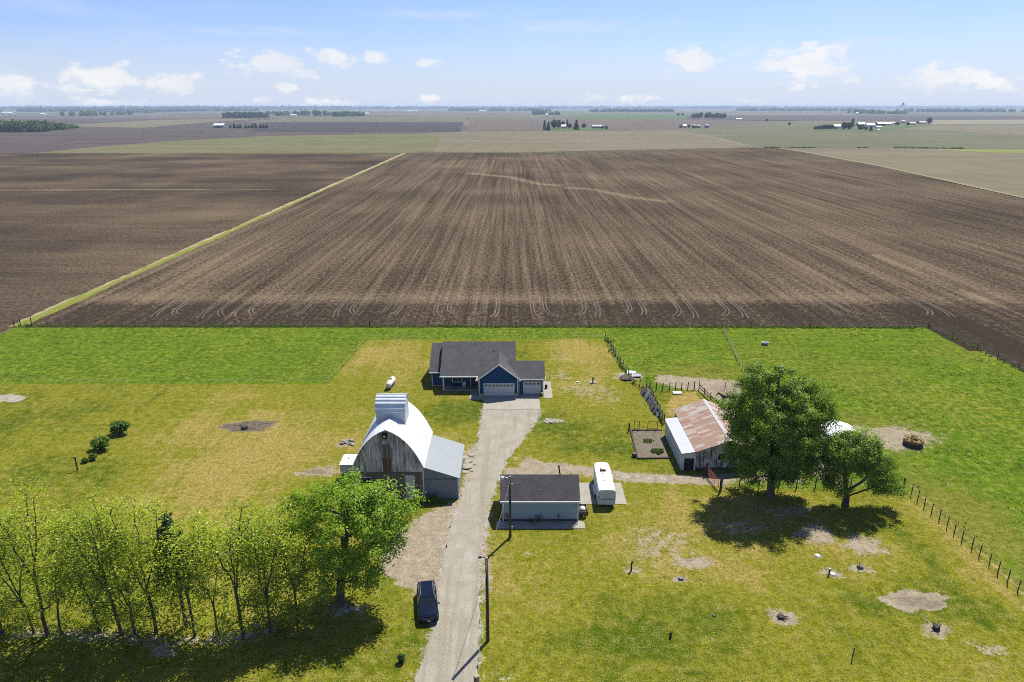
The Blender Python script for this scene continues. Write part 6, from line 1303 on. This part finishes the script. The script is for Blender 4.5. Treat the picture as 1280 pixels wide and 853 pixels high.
wood('horizon_treeline', [(-300,120,138.3,135.6,136.0),(130,262,138.2,135.2,135.6),(262,420,137.6,135.1,134.9),(420,520,137.2,135.2,135.4),(505,700,136.9,134.9,135.2),(690,760,136.5,134.0,134.3),(760,900,136.6,134.7,134.6),(880,1010,136.6,134.0,134.2),(1010,1160,136.4,134.2,134.5),(1150,1300,136.4,134.4,134.2),(1280,1600,136.4,134.0,134.2)], 0, 0, 1.3, 26, 2500, 'far_leaf', 604)
wood('horizon_treeline', [(0,220,140.2,137.2,137.6),(255,300,139.6,137.2,137.0),(560,690,139.2,136.9,136.8),(745,850,140.5,138.2,138.0),(930,1080,139.2,136.8,136.6),(1170,1300,140.6,138.2,137.6)], 0, 0, .8, 13, 700, 'far_leaf', 605)
# remote farm buildings, a few pixels each
for nm, lab, ct, a, b, tp, bs, dp in (('farmhouse','tiny white house among trees near the far left horizon','house',74,80,140.2,144.4,14), ('poultry_barn','white building at the far left edge of the horizon','barn',2,6.5,140,142.6,30), ('poultry_barn','second white building at the far left edge of the horizon','barn',8.5,14,140.4,142.8,30), ('poultry_barn','lone white building left of the tiny far white house','barn',50,54.5,141.5,143.6,30),
   ('farmhouse','white farm building in the group at the left of the far dark field','house',446,452,140.2,143,20), ('farm_shed','white shed right in the group at the left of the far dark field','shed',455,461,141,143.2,20), ('farm_shed','white building before the trees right of the far plantation','shed',362.5,370,143.2,145.6,25), ('poultry_barn','long white barn on the horizon left of centre','barn',509,515,138.4,139.9,40), ('poultry_barn','long white barn on the horizon near the centre','barn',599,608,137.6,139.2,40), ('farmhouse','white dot of a house at the grove above the middle far farm','house',682,685,142.2,144.6,14), ('poultry_barn','long white barn on the horizon right of the middle far farm','barn',755,760,138.6,140.2,40), ('poultry_barn','long white low barn above the right far farm','barn',1071,1083,140.8,142.4,40), ('farmhouse','white speck of a house beyond the small grove left','house',131,133.2,141.5,144,14), ('farm_shed','white speck shed just left of the central horizon barn','shed',518,521,137.9,139.2,20)):
    far_building(nm, lab, ct, a, b, tp, bs, dp, 'white_roof', 'white')
# grain elevator on the skyline
ex, ey, eh = at_h(1128, 128.6, 136.6); sc_e = ey/F
el_ = thing('grain_elevator', 'grey grain elevator silhouette on the right skyline', 'grain elevator', (ex, ey, 0))
for (dx, w, hh, nm) in ((-3.6, 1.8, .55, 'silo'), (-1.8, 1.8, .62, 'silo'), (2.4, 2.0, .55, 'silo'), (4.6, 1.8, .42, 'silo')):
    MB().lathe([(0,-1),(w*sc_e/2,-1),(w*sc_e/2,eh*hh),(w*sc_e*.1,eh*hh*1.08),(0,eh*hh*1.08)], (dx*sc_e,0,0), 18).build('silo', M['concrete'], el_, True)
MB().box(-.9*sc_e,.9*sc_e,-8,8,-1,eh).box(-.9*sc_e,3*sc_e,-4,4,eh*.72,eh*.78).build('head_house', M['concrete'], el_)

# ------------------------------------------------------------------ haze
hz_ = 41000.0
hb = MB().box(-hz_, hz_, -800.0, hz_, -1.03, 62.0).build('haze', None); hb['kind'] = 'stuff'
hm_ = bpy.data.materials.new('haze'); hm_.use_nodes = True; nt = hm_.node_tree; nt.nodes.clear()
pv = nd(nt, 'ShaderNodeVolumePrincipled', {'Color': (0.66, 0.83, 1.0, 1), 'Density': 0.000078, 'Anisotropy': 0.0}); nd(nt, 'ShaderNodeOutputMaterial', {'Volume': pv.outputs[0]})
hb.data.materials.append(hm_)
